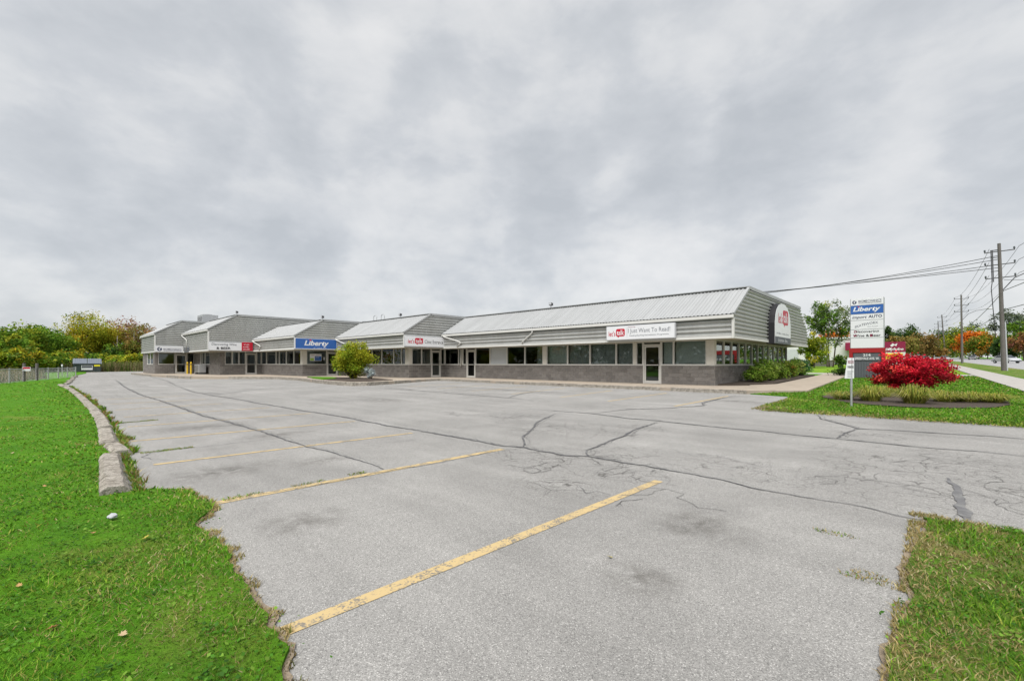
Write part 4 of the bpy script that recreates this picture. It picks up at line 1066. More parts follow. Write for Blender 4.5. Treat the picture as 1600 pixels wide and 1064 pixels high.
for i, (a, b, h) in enumerate(KS):
    a = Vector((*a, 0)); b = Vector((*b, 0)); L = (b - a).length; d = (b - a).normalized()
    h *= .66
    prof = [(-.125, -.05), (.125, -.05), (.12, h * .55), (.075, h), (-.075, h), (-.12, h * .55)]
    n = max(6, int(L / .09)); V = []; F = []
    for k in range(n + 1):
        for (u, z) in prof:
            e = Vector((k * L / n, u, z)); w = Vector((e.x * 3 + i * 7, u * 9, z * 9))
            e.y += .018 * mnoise.noise(w * 1.3) + .010 * mnoise.noise(w * 5); 
            if z > 0: e.z += .006 * mnoise.noise(w * .8 + Vector((5, 5, 5))) + .009 * mnoise.noise(w * 6)
            if k in (0, n): e.x += .02 * mnoise.noise(w * 4); 
            V.append(e)
        if k:
            for j in range(6): F.append(((k-1)*6+j, (k-1)*6+(j+1) % 6, k*6+(j+1) % 6, k*6+j))
    F += [tuple(reversed(range(6))), tuple(n * 6 + j for j in range(6))]
    q = MB(); q.add(V, F); o = q.build('kerb_stone', M['kerbc'], None)
    o.location = (a.x, a.y, G(a.x, a.y)); o.rotation_euler = (R(random.uniform(-3, 3)), 0, math.atan2(d.y, d.x))
    lab = 'nearest weathered concrete kerb stone at the end of the row beside the lawn' if i == 0 else 'short tilted kerb stone just behind the nearest one' if i == 1 else f'{ORD[i]} concrete kerb stone from the camera along the lawn' if i < 18 else 'farthest concrete kerb stone at the end of the lawn'
    tag(o, lab, 'kerb stone', 'concrete kerb stones along the lawn')

# ---------------------------------------------------------------- dumpster and far left bits
dg = G(-90, 5.6)
dm = thing('dumpster', 'dark green dumpster with grey ribbed lid at the end of the lot', 'dumpster', (-90.3, 5.6, dg), R(87))
w, d, h = 2.95, 1.7, 1.2
q = MB(); q.prism([(-d/2, .1), (d/2, .1), (d/2, h + .35), (-d/2, h)], lambda p: (-w/2, p[0], p[1]), lambda p: (w/2, p[0], p[1])); q.build('bin', M['dumpster'], dm, .02)
for i in range(6):
    x = -w/2 + .15 + i * (w - .3) / 5; q = MB(); q.box(x - .05, x + .05, -d/2 - .06, -d/2, .12, h - .05); q.build('rib', M['dumpster'], dm)
for s in (-1, 1):
    q = MB()
    q.prism([(-d/2 - .12, h + .02), (d/2, h + .72), (d/2, h + .78), (-d/2 - .12, h + .08)], lambda p: (s * .03, p[0], p[1]), lambda p: (s * (w/2 + .05), p[0], p[1])); lid = q.build('lid', M['dump_lid'], dm)
    q = MB()
    for i in range(7): q.bar((s * (.14 + i * .2), -d/2 - .1, h + .09), (s * (.14 + i * .2), d/2, h + .79), .10, .06)
    q.build('lid_rib', M['dump_lid'], lid)
panel(rect(-.65, .55, .35, 1.0), (0, -d/2 - .07, 0), X_, M['sign_white'], dm, 'decal', -.005, 0); panel(rect(-.6, .5, .62, .96), (0, -d/2 - .07, 0), X_, M['charcoal'], dm, 'decal_band', .001, .004)
panel(rect(.7, 1.35, .85, 1.1), (0, -d/2 - .07, 0), X_, M['sign_yellow'], dm, 'warning_label', -.005, 0)
mk = thing('marker_post', 'thin white topped marker post at the lawn end beside the dumpster', 'post', (-66.5, 2.2, G(-66, 2)))
q = MB(); q.tube([(0, 0, 0), (0, 0, 1.0)], .035, 6); q.build('post', M['metal'], mk); q = MB(); q.tube([(0, 0, 1.0), (0, 0, 1.05), (0, 0, 1.2), (0, 0, 1.25)], [.05, .07, .07, .03], 8); q.build('cap', M['sign_white'], mk)
# chain link fence
fa, fb = Vector((-42.5, -2.4)), Vector((-62, 3.0))
fn = thing('chain_link_fence', 'low grey chain link fence between the lawn and the wild ground', 'fence', (fa.x, fa.y, .05))
dv = fb - fa; L = dv.length; dv.normalize(); nF = 9
fH = 1.0
for i in range(nF):
    p = dv * (L * i / (nF - 1)); q = MB(); q.tube([(p.x, p.y, -.1), (p.x, p.y, fH + .08 + (.35 if i in (3, 4) else 0))], .045 if i not in (3, 4) else .09, 8); q.build('fence_post', M['metal'] if i not in (3, 4) else M['wood'], fn)
q = MB(); q.tube([(0, 0, fH), (dv.x * L, dv.y * L, fH)], .028, 6); q.build('top_rail', M['metal'], fn)
q = MB(); u = 0.
while u < L - fH:
    for s in (0, 1): q.bar((dv.x * (u + s * fH), dv.y * (u + s * fH), .02), (dv.x * (u + (1 - s) * fH), dv.y * (u + (1 - s) * fH), fH), .006, .006)
    u += .24
tag(q.build('chain_link', M['metal'], fn), kind='stuff')
fs = thing('fence_sign', 'small white and red sign on the chain link fence', 'sign', (-49.6, -.25, .9))
panel(rect(-.22, .22, 0, .3), (0, 0, 0), (.35, .94, 0), M['sign_white'], fs, 'board', -.06, 0); panel(rect(-.2, .2, .16, .28), (0, 0, 0), (.35, .94, 0), M['red'], fs, 'band', .001, .004)

# ---------------------------------------------------------------- utility poles, wires, street lamps
def pole(label, x, y, H, lean=0., lamp=True, riser=False, detail=True):
    t = thing('utility_pole', label, 'utility pole', (x, y, G(x, y)), group='utility poles along the street')
    t.rotation_euler = (0, R(lean), R(1.7))
    q = MB(); q.tube([(0, 0, -.3), (0, 0, H)], [.19, .12], 12); q.build('pole', M['wood'], t)
    for i, z in enumerate((H - .75, H - 2.0, H - 3.25)):
        q = MB(); q.bar((-1.0, 0, z), (1.0, 0, z + .0), .06, .08); a = q.build('crossarm', M['dark_metal'], t)
        for s in (-.96, .96):
            q = MB(); q.tube([(s, 0, z + .05), (s, 0, z + .14), (s, 0, z + .18), (s, 0, z + .26), (s, 0, z + .3)], [.03, .09, .05, .08, .02], 8); q.build('insulator', M['charcoal'], a)
    if riser:
        q = MB(); q.tube([(-.55, 0, H - .6), (-.55, 0, H - 3.7), (-.62, 0, H - 4.2), (-.45, 0, 3.2)], .035, 6); q.build('riser_cable', M['wire'], t)
        q = MB(); q.box(-.50, -.42, -.05, .05, H - 3.6, H - .55); q.bar((-.6, 0, H - .6), (0, 0, H - .6), .08, .08); q.bar((-.6, 0, H - 1.3), (0, 0, H - 1.3), .06, .06); q.bar((-.6, 0, H - 2.6), (0, 0, H - 2.6), .06, .06); q.build('cable_bracket', M['dark_metal'], t)
        q = MB(); q.tube([(.22, -.05, 0), (.2, -.05, 4.6)], .05, 6); q.build('conduit', M['sign_side'], t)
    if lamp:
        z0 = H * .67
        q = MB(); q.tube([(.1, 0, z0 - .5), (.9, 0, z0 + .6), (2.0, 0, z0 + 1.15), (3.4, 0, z0 + 1.35)], .045, 6); q.build('lamp_arm', M['dark_metal'], t)
        q = MB(); q.tube([(3.3, 0, z0 + 1.35), (3.6, 0, z0 + 1.38), (4.1, 0, z0 + 1.36), (4.2, 0, z0 + 1.34)], [.06, .16, .14, .04], 10); q.build('lamp_head', M['metal'], t)
    return t
PX = lambda y, o=0: 7.0 - .03 * y + o
P1 = (PX(63) - .62, 63.0); HP = 12.1
pole('tall weathered utility pole nearest the camera beside the street', P1[0], P1[1], HP, -1.5, True, True)
polelist = [P1]
for i, (y, H, ln, lab) in enumerate([(123, 13.2, -.6, 'second utility pole along the street, with a lamp arm'), (184, 13.6, -3.4, 'third utility pole along the street, leaning left'), (226, 13.8, -1.6, 'fourth utility pole along the street, behind the leaning one'), (290, 12.8, 0, 'fifth utility pole, small above the parked cars'), (430, 15, 0, 'farthest but one utility pole, above the brown trees'), (560, 15, 0, 'farthest utility pole, just above the brown trees')]):
    xx = PX(y) + (0 if i < 4 else -6.5 if i == 4 else -11.5)
    pole(lab, xx, y, H, ln, i == 0); polelist.append((xx, y))
def wire(label, a, b, sag, r=.018, n=14):
    a = Vector(a); b = Vector(b); pts = []
    for i in range(n + 1):
        u = i / n; p = a.lerp(b, u); p.z -= sag * 4 * u * (1 - u); pts.append(p - a)
    t = MB().tube(pts, r, 5).build('overhead_wire', M['wire'], None); t.location = a
    return tag(t, label, 'wire', 'overhead wires')
g1_ = G(*P1)
names = ['topmost', 'second', 'third', 'lowest']
for i, z in enumerate((10.95, 10.6, 10.1, 9.8)):
    wire(f'{names[i]} of the four heavy cables running left from the near pole', (P1[0] - .4, P1[1], g1_ + z), (-30, 62 + i * .1, 10.6 + i * .06), .88 - i * .2, .03, 20)
sides = ((-.96, 'left'), (.96, 'right'))
for k, dz in enumerate((.75, 2.0, 3.25)):
    for s, sn in sides:
        a = (P1[0] + s, P1[1], g1_ + HP - dz + .3); p2 = polelist[1]
        wire(f"{('upper', 'middle', 'lower')[k]} {sn} street wire from the near pole to the second pole", a, (p2[0] + s, p2[1], G(*p2) + 13.2 - dz + .3), 1.0, .016)
        p3 = polelist[2]
        wire(f"{('upper', 'middle', 'lower')[k]} {sn} street wire between the second and third pole", (p2[0] + s, p2[1], G(*p2) + 13.2 - dz + .3), (p3[0] + s - .6, p3[1], G(*p3) + 13.6 - dz + .3), 1.0, .016)
        if s > 0: wire(f"{('upper', 'middle', 'lower')[k]} wire leaving the near pole toward the viewer's right", a, (P1[0] + 6.5, 6.0, 13.4 - dz), .9, .02)
wire('upper telephone cable running from the near pole down to the second pole', (P1[0], P1[1], g1_ + 7.6), (polelist[1][0], 123, G(*polelist[1]) + 6.6), .5, .03)
wire('lower telephone cable running from the near pole down to the second pole', (P1[0], P1[1], g1_ + 5.8), (polelist[1][0], 123, G(*polelist[1]) + 6.1), .5, .03)
wire('upper telephone cable leaving the near pole at the right frame edge', (P1[0], P1[1], g1_ + 7.6), (P1[0] + 6.0, 6.0, 8.6), .5, .03)
wire('lower telephone cable leaving the near pole at the right frame edge', (P1[0], P1[1], g1_ + 5.8), (P1[0] + 6.0, 6.0, 6.6), .5, .03)
wire('thin service wire crossing right of the near pole', (P1[0], P1[1], g1_ + 8.6), (P1[0] + 40, 96, 12), .8, .02)
fp = thing('lamp_post', 'thin white lamp standard far behind the near utility pole', 'lamp post', (14.0, 205, G(14, 205)))
q = MB(); q.tube([(0, 0, 0), (0, 0, 12.5)], [.16, .09], 8); q.build('post', M['sign_white'], fp); q = MB(); q.tube([(0, 0, 0), (0, 0, .5)], .3, 8); q.build('base', M['side_walk'], fp)

# ---------------------------------------------------------------- vehicles
def car(label, x, y, rz, paint, suv=False, scale=1.):
    t = thing('car', label, 'car', (x, y, G(x, y) - .02), rz)
    t.scale = (scale,) * 3
    hr = 1.72 if suv else 1.46; W = .9
    side = [(-2.2, .32), (-2.28, .62), (-2.2, .93), (-1.55, 1.0), (1.0, 1.02), (2.05, .86), (2.25, .6), (2.2, .32)]
    sec = [(-.86, 1), (-.9, .98), (.9, .98), (.86, 1)]
    q = MB(); q.prism(side, lambda p: (p[0], -W, p[1]), lambda p: (p[0], W, p[1])); q.build('body', paint, t, .06)
    cab = [(-2.0 if suv else -1.75, .98), (-1.75 if suv else -1.05, hr), (.3, hr), (1.15, 1.0)]
    q = MB(); n = 4
    lo = [(p[0], s * (W - .05 if p[1] < 1.2 else W - .22), p[1]) for s in (-1, 1) for p in cab]
    q.add(lo, [(0, 1, 2, 3), (7, 6, 5, 4), (0, 4, 5, 1), (1, 5, 6, 2), (2, 6, 7, 3), (3, 7, 4, 0)]); q.build('greenhouse', M['carglass'], t, .03)
    q = MB(); q.add([(p[0] * .97, s * (W - .21), hr - .02 + dz) for dz in (0, .05) for s in (-1, 1) for p in (cab[1], cab[2])], [(0, 1, 3, 2), (4, 6, 7, 5), (0, 4, 5, 1), (2, 3, 7, 6), (0, 2, 6, 4), (1, 5, 7, 3)]); q.build('roof', paint, t, .02)
    for i, xw in enumerate((-1.38, 1.4)):
        for s in (-1, 1):
            q = MB(); q.tube([(xw, s * .70, .33), (xw, s * .92, .33)], .33, 16); wh = q.build('wheel', M['tyre'], t)
            q = MB(); q.tube([(xw, s * .915, .33), (xw, s * .93, .33)], .20, 12); q.build('rim', M['metal'], wh)
    for s in (-1, 1):
        q = MB(); q.box(2.12, 2.26, s * .82, s * .5, .62, .76); q.build('headlight', M['sign_white'], t)
        q = MB(); q.box(-2.27, -2.15, s * .84, s * .6, .66, .86); q.build('tail_light', M['red'], t)
        q = MB(); q.box(.72, .92, s * .9, s * 1.05, 1.0, 1.14); q.build('mirror', paint, t)
    q = MB(); q.box(2.2, 2.285, -.8, .8, .32, .5); q.build('bumper', M['charcoal'], t)
    return t
silver = carpaint('silver_paint', (.40, .41, .42)); whitep = carpaint('white_paint', (.6, .6, .6)); blackp = carpaint('black_paint', (.03, .03, .035)); redp = carpaint('red_paint', (.3, .03, .03))
car('silver car on the street half hidden by the near utility pole', 9.4, 128, R(-60), silver, False, 1.0)
car('dark car far along the street left of the orange tree', 8.9, 236, R(-88), blackp)
car('white van far along the street beyond the dark car', 12.0, 290, R(-88), whitep, True, 1.25)
for i, (x, y, p, lab) in enumerate([(-3.2, 188, whitep, 'white car parked between the brown trees and the leaning pole'), (-3.2, 168, silver, 'silver car parked nearest behind the sidewalk poles'), (-6.2, 205, whitep, 'white car parked farthest beneath the brown trees'), (.6, 212, silver, 'pale car waiting at the far street corner'), (-8.5, 150, blackp, 'dark car parked under the brown trees beside the maroon sign'), (-5.2, 143, redp, 'red car parked just right of the maroon sign')]):
    car(lab, x, y, R(20 + 40 * i), p, i in (0, 2))

# ---------------------------------------------------------------- neighbouring lot
jb_ = thing('neighbour_building', 'low white service building with maroon awning behind the lawn trees', 'building', (-22, 98, G(-22, 98)))
q = MB(); q.box(-14, 12.4, 0, 14, -.5, 4.6); q.build('wall', M['pale_wall'], jb_)
q = MB(); q.box(-14.2, 12.6, -.2, 14.2, 4.6, 4.95); q.build('parapet', M['sign_white'], jb_)
q = MB(); q.box(10.2, 12.7, -1.2, -.01, 2.55, 3.9); aw = q.build('awning', M['maroon'], jb_, .03)
q = MB(); q.prism(disc(11.4, 3.25, .5), lambda p: (p[0], -1.21, p[1]), lambda p: (p[0], -1.23, p[1])); q.build('awning_logo', M['column'], aw)
for i in range(4):
    q = MB(); q.box(-12 + i * 4, -9 + i * 4, -.06, .02, .2, 2.9); q.build('bay_door', M['frost'], jb_)
lw = thing('garden_wall', 'low grey brown retaining wall in front of the white service building', 'wall', (-24, 84, G(-24, 84)))
q = MB()
q.box(-16, 12.2, 0, .35, -.4, .85); q.build('wall', M['block'], lw); q = MB(); q.box(-16.05, 12.25, -.05, .4, .85, .95); q.build('coping', M['kerbc'], lw)
bn_ = thing('waste_bin', 'small black bin standing on the lawn behind the plaza', 'bin', (-15.9, 80, G(-15.9, 80)))
q = MB(); q.prism([(-.55, 0), (.55, 0), (.65, 1.0), (-.65, 1.0)], lambda p: (p[0], -.4, p[1]), lambda p: (p[0], .4, p[1])); q.build('bin', M['ink'], bn_, .03); q = MB(); q.box(-.7, .7, -.46, .46, 1.0, 1.08); q.build('lid', M['charcoal'], bn_)
jl = thing('roadside_sign', 'maroon and yellow roadside sign of the neighbouring garage behind the red bush', 'sign', (-4.95, 71.8, G(-4.5, 71.8)))
panel(rect(0, 2.05, 2.0, 3.25), (0, 0, 0), X_, M['maroon'], jl, 'cabinet', -.4, 0); panel(rect(0, 2.05, -.2, 2.0), (0, 0, 0), X_, M['pale_wall'], jl, 'base', -.4, -.02)
panel(rect(.05, 1.8, 1.1, 1.85), (0, 0, 0), X_, M['sign_yellow'], jl, 'message_board', -.02, .03)
text('jiffylube', 1.75, .4, (.14, 0, 2.12), X_, M['sign_white'], jl, shear=.2, bold=.025)
panel([(1.0 + .36 * a, 2.85 + .24 * b) for a, b in [(-1, -.3), (-.3, .9), (.2, .2), (.9, .9), (.6, -.6), (.1, -.1), (-.5, -.9)]], (0, 0, 0), X_, M['sign_white'], jl, 'arrow_mark', .002, .008)
panel([(1.15 + .5 * a, 1.45 + .25 * b) for a, b in [(-.6, -.2), (-.2, -.6), (.6, -.3), (.7, .3), (.1, .6), (-.1, .1)]], (0, 0, 0), X_, M['red'], jl, 'board_mark', .032, .036)
# the pylon is double faced: its back shows in the side windows
panel(rect(.22, py_w - .22, cab_b - .86, cab_b - .36), (py_w, .5, 0), (-1, 0, 0), M['charcoal'], pyl, 'number_panel', -.03, .01)
text('214', .44, .17, (py_w - .7, .5, cab_b - .56), (-1, 0, 0), M['sign_white'], pyl, bold=.03, off=.014); text('SPEEDVALE AVE. W.', 1.34, .16, (py_w - .25, .5, cab_b - .79), (-1, 0, 0), M['sign_white'], pyl, bold=.02, off=.014)

# ---------------------------------------------------------------- vegetation
def leaves(P, size, rgb, aspect=.6, updown=.4, r=rng):
    """rhombic leaves at points P (n,3) with per-leaf sizes and colours"""
    n = len(P)
    nr = r.normal(size=(n, 3)); nr[:, 2] = np.abs(nr[:, 2]) + updown; nr /= np.linalg.norm(nr, axis=1)[:, None]
    a = r.normal(size=(n, 3)); a -= nr * (a * nr).sum(1)[:, None]; a /= np.linalg.norm(a, axis=1)[:, None]
    b = np.cross(nr, a)
    s = (size * r.uniform(.6, 1.3, n))[:, None]
    V = np.stack([P - a * s, P - b * s * aspect, P + a * s, P + b * s * aspect], 1).reshape(-1, 3)
    i = np.arange(n) * 4
    F = np.concatenate([np.stack([i, i + 1, i + 2], 1), np.stack([i, i + 2, i + 3], 1)])
    return V, F, np.repeat(rgb, 4, axis=0)
def pick(palette, n, r=rng):
    w = np.array([p[0] for p in palette], float); w /= w.sum()
    c = np.array([p[1] for p in palette])
    return c[r.choice(len(c), n, p=w)]
def crown_points(K, n, ctr, rad, clump, lump, r=rng, shell=.45, flat=0.):
    """K clumps in a lumpy ellipsoid, n leaves spread over them; returns points and clump index, clump centres"""
    d = r.normal(size=(K, 3)); d /= np.linalg.norm(d, axis=1)[:, None]
    rr = r.uniform(0, 1, K) ** shell
    s0 = r.uniform(0, 50)
    lum = np.array([1 + lump * mnoise.noise(Vector((x * 1.8 + s0, y * 1.8, z * 1.8))) for x, y, z in d])
    C = np.array(ctr) + d * np.array(rad) * (rr * lum)[:, None]
    idx = r.integers(0, K, n)
    cr_ = clump * r.uniform(.55, 1.35, K)
    o = r.normal(size=(n, 3)); o /= np.linalg.norm(o, axis=1)[:, None]; o *= (r.uniform(0, 1, n) ** .5)[:, None]
    o[:, 2] *= 1 - flat
    return C[idx] + o * cr_[idx][:, None], idx, C
def tree(name, label, x, y, H, rad, palette, n=3500, size=.3, z0=.3, K=70, clump=None, bark='bark', trunk=.18, stems=1, lump=.5, group=None, lean=0., limbs=9, cat='tree', r=None, light=.25):
    r = np.random.default_rng(abs(int(x * 37 + y * 91)) + 5)
    g = G(x, y)
    t = thing(name, label, cat, (x, y, g - .05), 0, group)
    zc = H * (z0 + 1) / 2; hz = H * (1 - z0) / 2
    rads = (rad, rad, hz)
    P, idx, C = crown_points(K, n, (lean, 0, zc), np.array(rads) * .86, clump or rad * .27, lump, r)
    cc = pick(palette, K, r)[idx] * .65 + pick(palette, n, r) * .35
    br = r.uniform(1 - light, 1 + light, K)[idx] * r.uniform(.75, 1.25, n)
    V, F, c = leaves(P, np.full(n, size), cc * br[:, None], r=r)
    link('crown', mesh_tris('crown', V, F, c), M['leaf'], t)
    q = MB()
    for s in range(stems):
        bx, by = (0, 0) if stems == 1 else (.35 * math.cos(s * 2.4), .35 * math.sin(s * 2.4))
        top = Vector((lean + bx * 5, by * 5, H * (z0 + .35)))
        mid = Vector((lean * .3 + bx * 2 + r.uniform(-.2, .2), by * 2, H * z0 * .8 + .5))
        q.tube([(bx, by, 0), (bx * 1.3, by * 1.3, .3), mid, top], [trunk * 1.3, trunk, trunk * .75, trunk * .3], 8)
        for k in range(limbs // stems + 1):
            c_ = Vector(C[r.integers(0, K)]); st_ = mid.lerp(top, r.uniform(0, .9))
            mm = st_.lerp(c_, .5) + Vector((0, 0, -.04 * H))
            q.tube([st_, mm, c_], [trunk * .38, trunk * .25, trunk * .08], 5)
    q.build('trunk', M[bark], t, smooth=True)
    return t
GREEN = [(4, (0.087, 0.184, 0.016)), (3, (0.148, 0.258, 0.019)), (1, (0.32, 0.313, 0.026)), (1, (0.074, 0.129, 0.019))]
YG = [(3, (0.259, 0.299, 0.022)), (3, (0.38, 0.315, 0.019)), (2, (0.155, 0.236, 0.024)), (1, (0.517, 0.347, 0.024))]
OLIVE = [(3, (0.15, 0.165, 0.03)), (2, (0.24, 0.18, 0.036)), (2, (0.105, 0.15, 0.024)), (1, (0.3, 0.165, 0.048))]
RUST = [(2, (0.26, 0.1, 0.072)), (2, (0.338, 0.15, 0.096)), (1, (0.182, 0.125, 0.072)), (1, (0.364, 0.213, 0.06))]
ORANGE = [(4, (.50, .135, .014)), (3, (.58, .20, .022)), (1, (.38, .16, .03)), (1, (.20, .17, .03))]
DARK = [(3, (0.029, 0.072, 0.017)), (2, (0.055, 0.105, 0.024)), (1, (0.082, 0.129, 0.024))]
GREY = [(3, (0.078, 0.111, 0.072)), (2, (0.117, 0.15, 0.091)), (1, (0.156, 0.182, 0.104))]
BROWN = [(3, (0.23, 0.142, 0.048)), (2, (0.149, 0.135, 0.036)), (2, (0.284, 0.182, 0.06)), (1, (0.095, 0.115, 0.03))]
def at(px, D):
    t_ = (px - 800) / 707.57; return ((t_ * .7279 - .6857) * D, (t_ * .6857 + .7279) * D)
# --- wild trees at the left
WL = 'wild trees at the end of the lot'
def htop(py, D): return 1.45 + (568.2 - py) * D / 707.57
for px, D, top, rad, pal, n, lab, kw in [
    (4, 62, 517, 3.6, GREEN, 4200, 'leafy green tree at the far left edge of the view', {}),
    (30, 72, 508, 4.2, GREEN + YG[:1], 4600, 'yellow green tree rising above the fence posts', {}),
    (62, 78, 505, 4.2, GREEN, 5000, 'rounded bright green tree left of the dumpster', dict(lump=.7)),
    (92, 84, 520, 3.6, YG + GREEN, 3600, 'smaller green tree with yellow patches left of the dumpster', {}),
    (18, 58, 545, 2.8, YG + GREEN, 2600, 'low yellow green bush behind the chain link fence', dict(z0=.1)),
    (45, 60, 548, 2.6, ORANGE[2:] + YG + GREEN, 2400, 'low orange tinged bush behind the fence sign', dict(z0=.1)),
    (70, 66, 552, 2.6, GREEN, 2400, 'low green bush behind the fence end', dict(z0=.05)),
    (98, 74, 550, 3.0, YG + GREEN, 2600, 'low yellow green bush left of the dumpster', dict(z0=.05)),
    (112, 98, 545, 3.6, DARK, 2600, 'dark green bush directly behind the dumpster', dict(z0=.05)),
    (140, 108, 492, 7.2, YG, 9000, 'tall golden green tree behind the dumpster', dict(lump=.45, K=110, z0=.2)),
    (168, 112, 512, 4.4, YG + OLIVE, 3600, 'yellowing tree right of the tall golden one', {}),
    (196, 118, 491, 5.0, RUST, 1900, 'thin rust coloured tree with half bare branches', dict(limbs=26, bark='birch', lump=.6, size=.24)),
    (219, 112, 503, 4.6, RUST + OLIVE, 2300, 'russet tree just left of the farthest shop', dict(bark='birch', limbs=18)),
    (232, 118, 515, 5.0, OLIVE + YG, 3000, 'olive tree half hidden by the farthest shop', {}),
    (150, 100, 553, 3.4, GREEN, 2600, 'dense green bush right of the dumpster', dict(z0=.03)),
    (172, 98, 556, 3.0, YG + GREEN, 2600, 'yellow green bush at the end of the asphalt', dict(z0=.0)),
    (192, 97, 557, 3.0, GREEN + YG, 2600, 'leafy green thicket bush beneath the rust tree', dict(z0=.0)),
    (212, 96, 553, 3.0, YG + GREEN, 2600, 'bright weedy bush beside the farthest shop wall', dict(z0=.0)),
    (228, 100, 556, 3.2, GREEN, 2300, 'green bush partly behind the farthest shop corner', dict(z0=.0)),
    (182, 104, 535, 2.8, DARK + GREEN, 2000, 'dark green sapling between the pale trunks', dict(z0=.2, bark='birch')),
    (205, 106, 530, 2.6, OLIVE, 1600, 'thin olive sapling with a pale trunk', dict(z0=.35, bark='birch'))]:
    x, y = at(px, D); g = G(x, y)
    kw = dict(dict(z0=.18, size=.20, K=95), **kw); n = int(n * 1.7)
    tree('wild_tree' if top < 540 else 'bush', lab, x, y, htop(top, D) - g, rad, pal, n, group=WL, cat='tree' if top < 540 else 'bush', **kw)
for i, (px, D, h) in enumerate([(183, 104, 7.5), (200, 112, 10), (209, 108, 8.5)]):
    x, y = at(px, D); t = thing('dead_trunk', ['leftmost pale bare trunk above the bushes', 'tallest pale bare trunk under the rust tree', 'thin pale trunk right of the tallest one'][i], 'tree trunk', (x, y, G(x, y)), group='pale bare trunks')
    q = MB(); q.tube([(0, 0, 0), (.1, 0, h * .5), (.3 * math.sin(i), 0, h)], [.075, .06, .02], 7); q.build('trunk', M['birch'], t, smooth=True)
    q = MB()
    for k in range(5):
        z = h * (.45 + .1 * k); a = k * 2.3; q.tube([(.15, 0, z), (.15 + .7 * math.cos(a), .7 * math.sin(a), z + 1.2)], [.04, .012], 4)
    q.build('branch', M['birch'], t)
# distant woods closing the horizon
def wood(name, label, pts, hmin, hmax, pal, n, size, depth=25):
    V = []; F = []; Cc = []; off = 0
    P = []; 
    for (x0, y0), (x1, y1) in zip(pts[:-1], pts[1:]):
        L = math.hypot(x1 - x0, y1 - y0); k = int(n * L)
        u = rng.uniform(0, 1, k); dd = rng.uniform(0, depth, k)
        nx, ny = (y1 - y0) / L, -(x1 - x0) / L
        xx = x0 + (x1 - x0) * u - nx * dd; yy = y0 + (y1 - y0) * u - ny * dd
        hh = np.array([hmin + (hmax - hmin) * (.5 + .9 * mnoise.noise(Vector((a * .06, b * .06, 1))) + .35 * mnoise.noise(Vector((a * .3, b * .3, 2)))) for a, b in zip(xx, yy)])
        zz = Gn(xx, yy) + np.maximum(.3, hh) * rng.uniform(0, 1, k) ** .6
        P.append(np.stack([xx, yy, zz], 1))
    P = np.concatenate(P)
    ci = np.array([.5 + .8 * mnoise.noise(Vector((p[0] * .09, p[1] * .09, p[2] * .12))) for p in P])
    pa = np.array([p[1] for p in pal]); k = np.clip((ci * len(pa)).astype(int), 0, len(pa) - 1)
    col = pa[k] * rng.uniform(.6, 1.3, len(P))[:, None]
    V, F, c = leaves(P, np.full(len(P), size), col)
    return tag(link(name, mesh_tris(name, V, F, c), M['leaf']), label, 'woodland', kind='stuff')
wood('distant_wood', 'mixed autumn woodland closing the view behind the wild trees', [(-150, -60), (-140, -10), (-160, 25), (-170, 60)], 3, 9, [p[1] for p in ()] or OLIVE + YG + GREEN + DARK, 150, .45)
wood('distant_wood', 'far dark green treeline at the end of the street', [(-60, 480), (-20, 560), (40, 640), (110, 520), (150, 330), (160, 150)], 7, 15, DARK + GREEN + GREY, 34, 1.0, 30)
wood('distant_wood', 'treeline behind the white service building', [(-160, 140), (-60, 150), (-14, 190)], 4, 9, DARK + OLIVE + GREEN, 45, .7, 25)

wood('hedgerow', 'leafy hedgerow behind the viewer mirrored in the shop windows', [(28, -16), (-20, -24), (-95, -26)], 4, 9, DARK + GREY + OLIVE, 130, .55, 10)
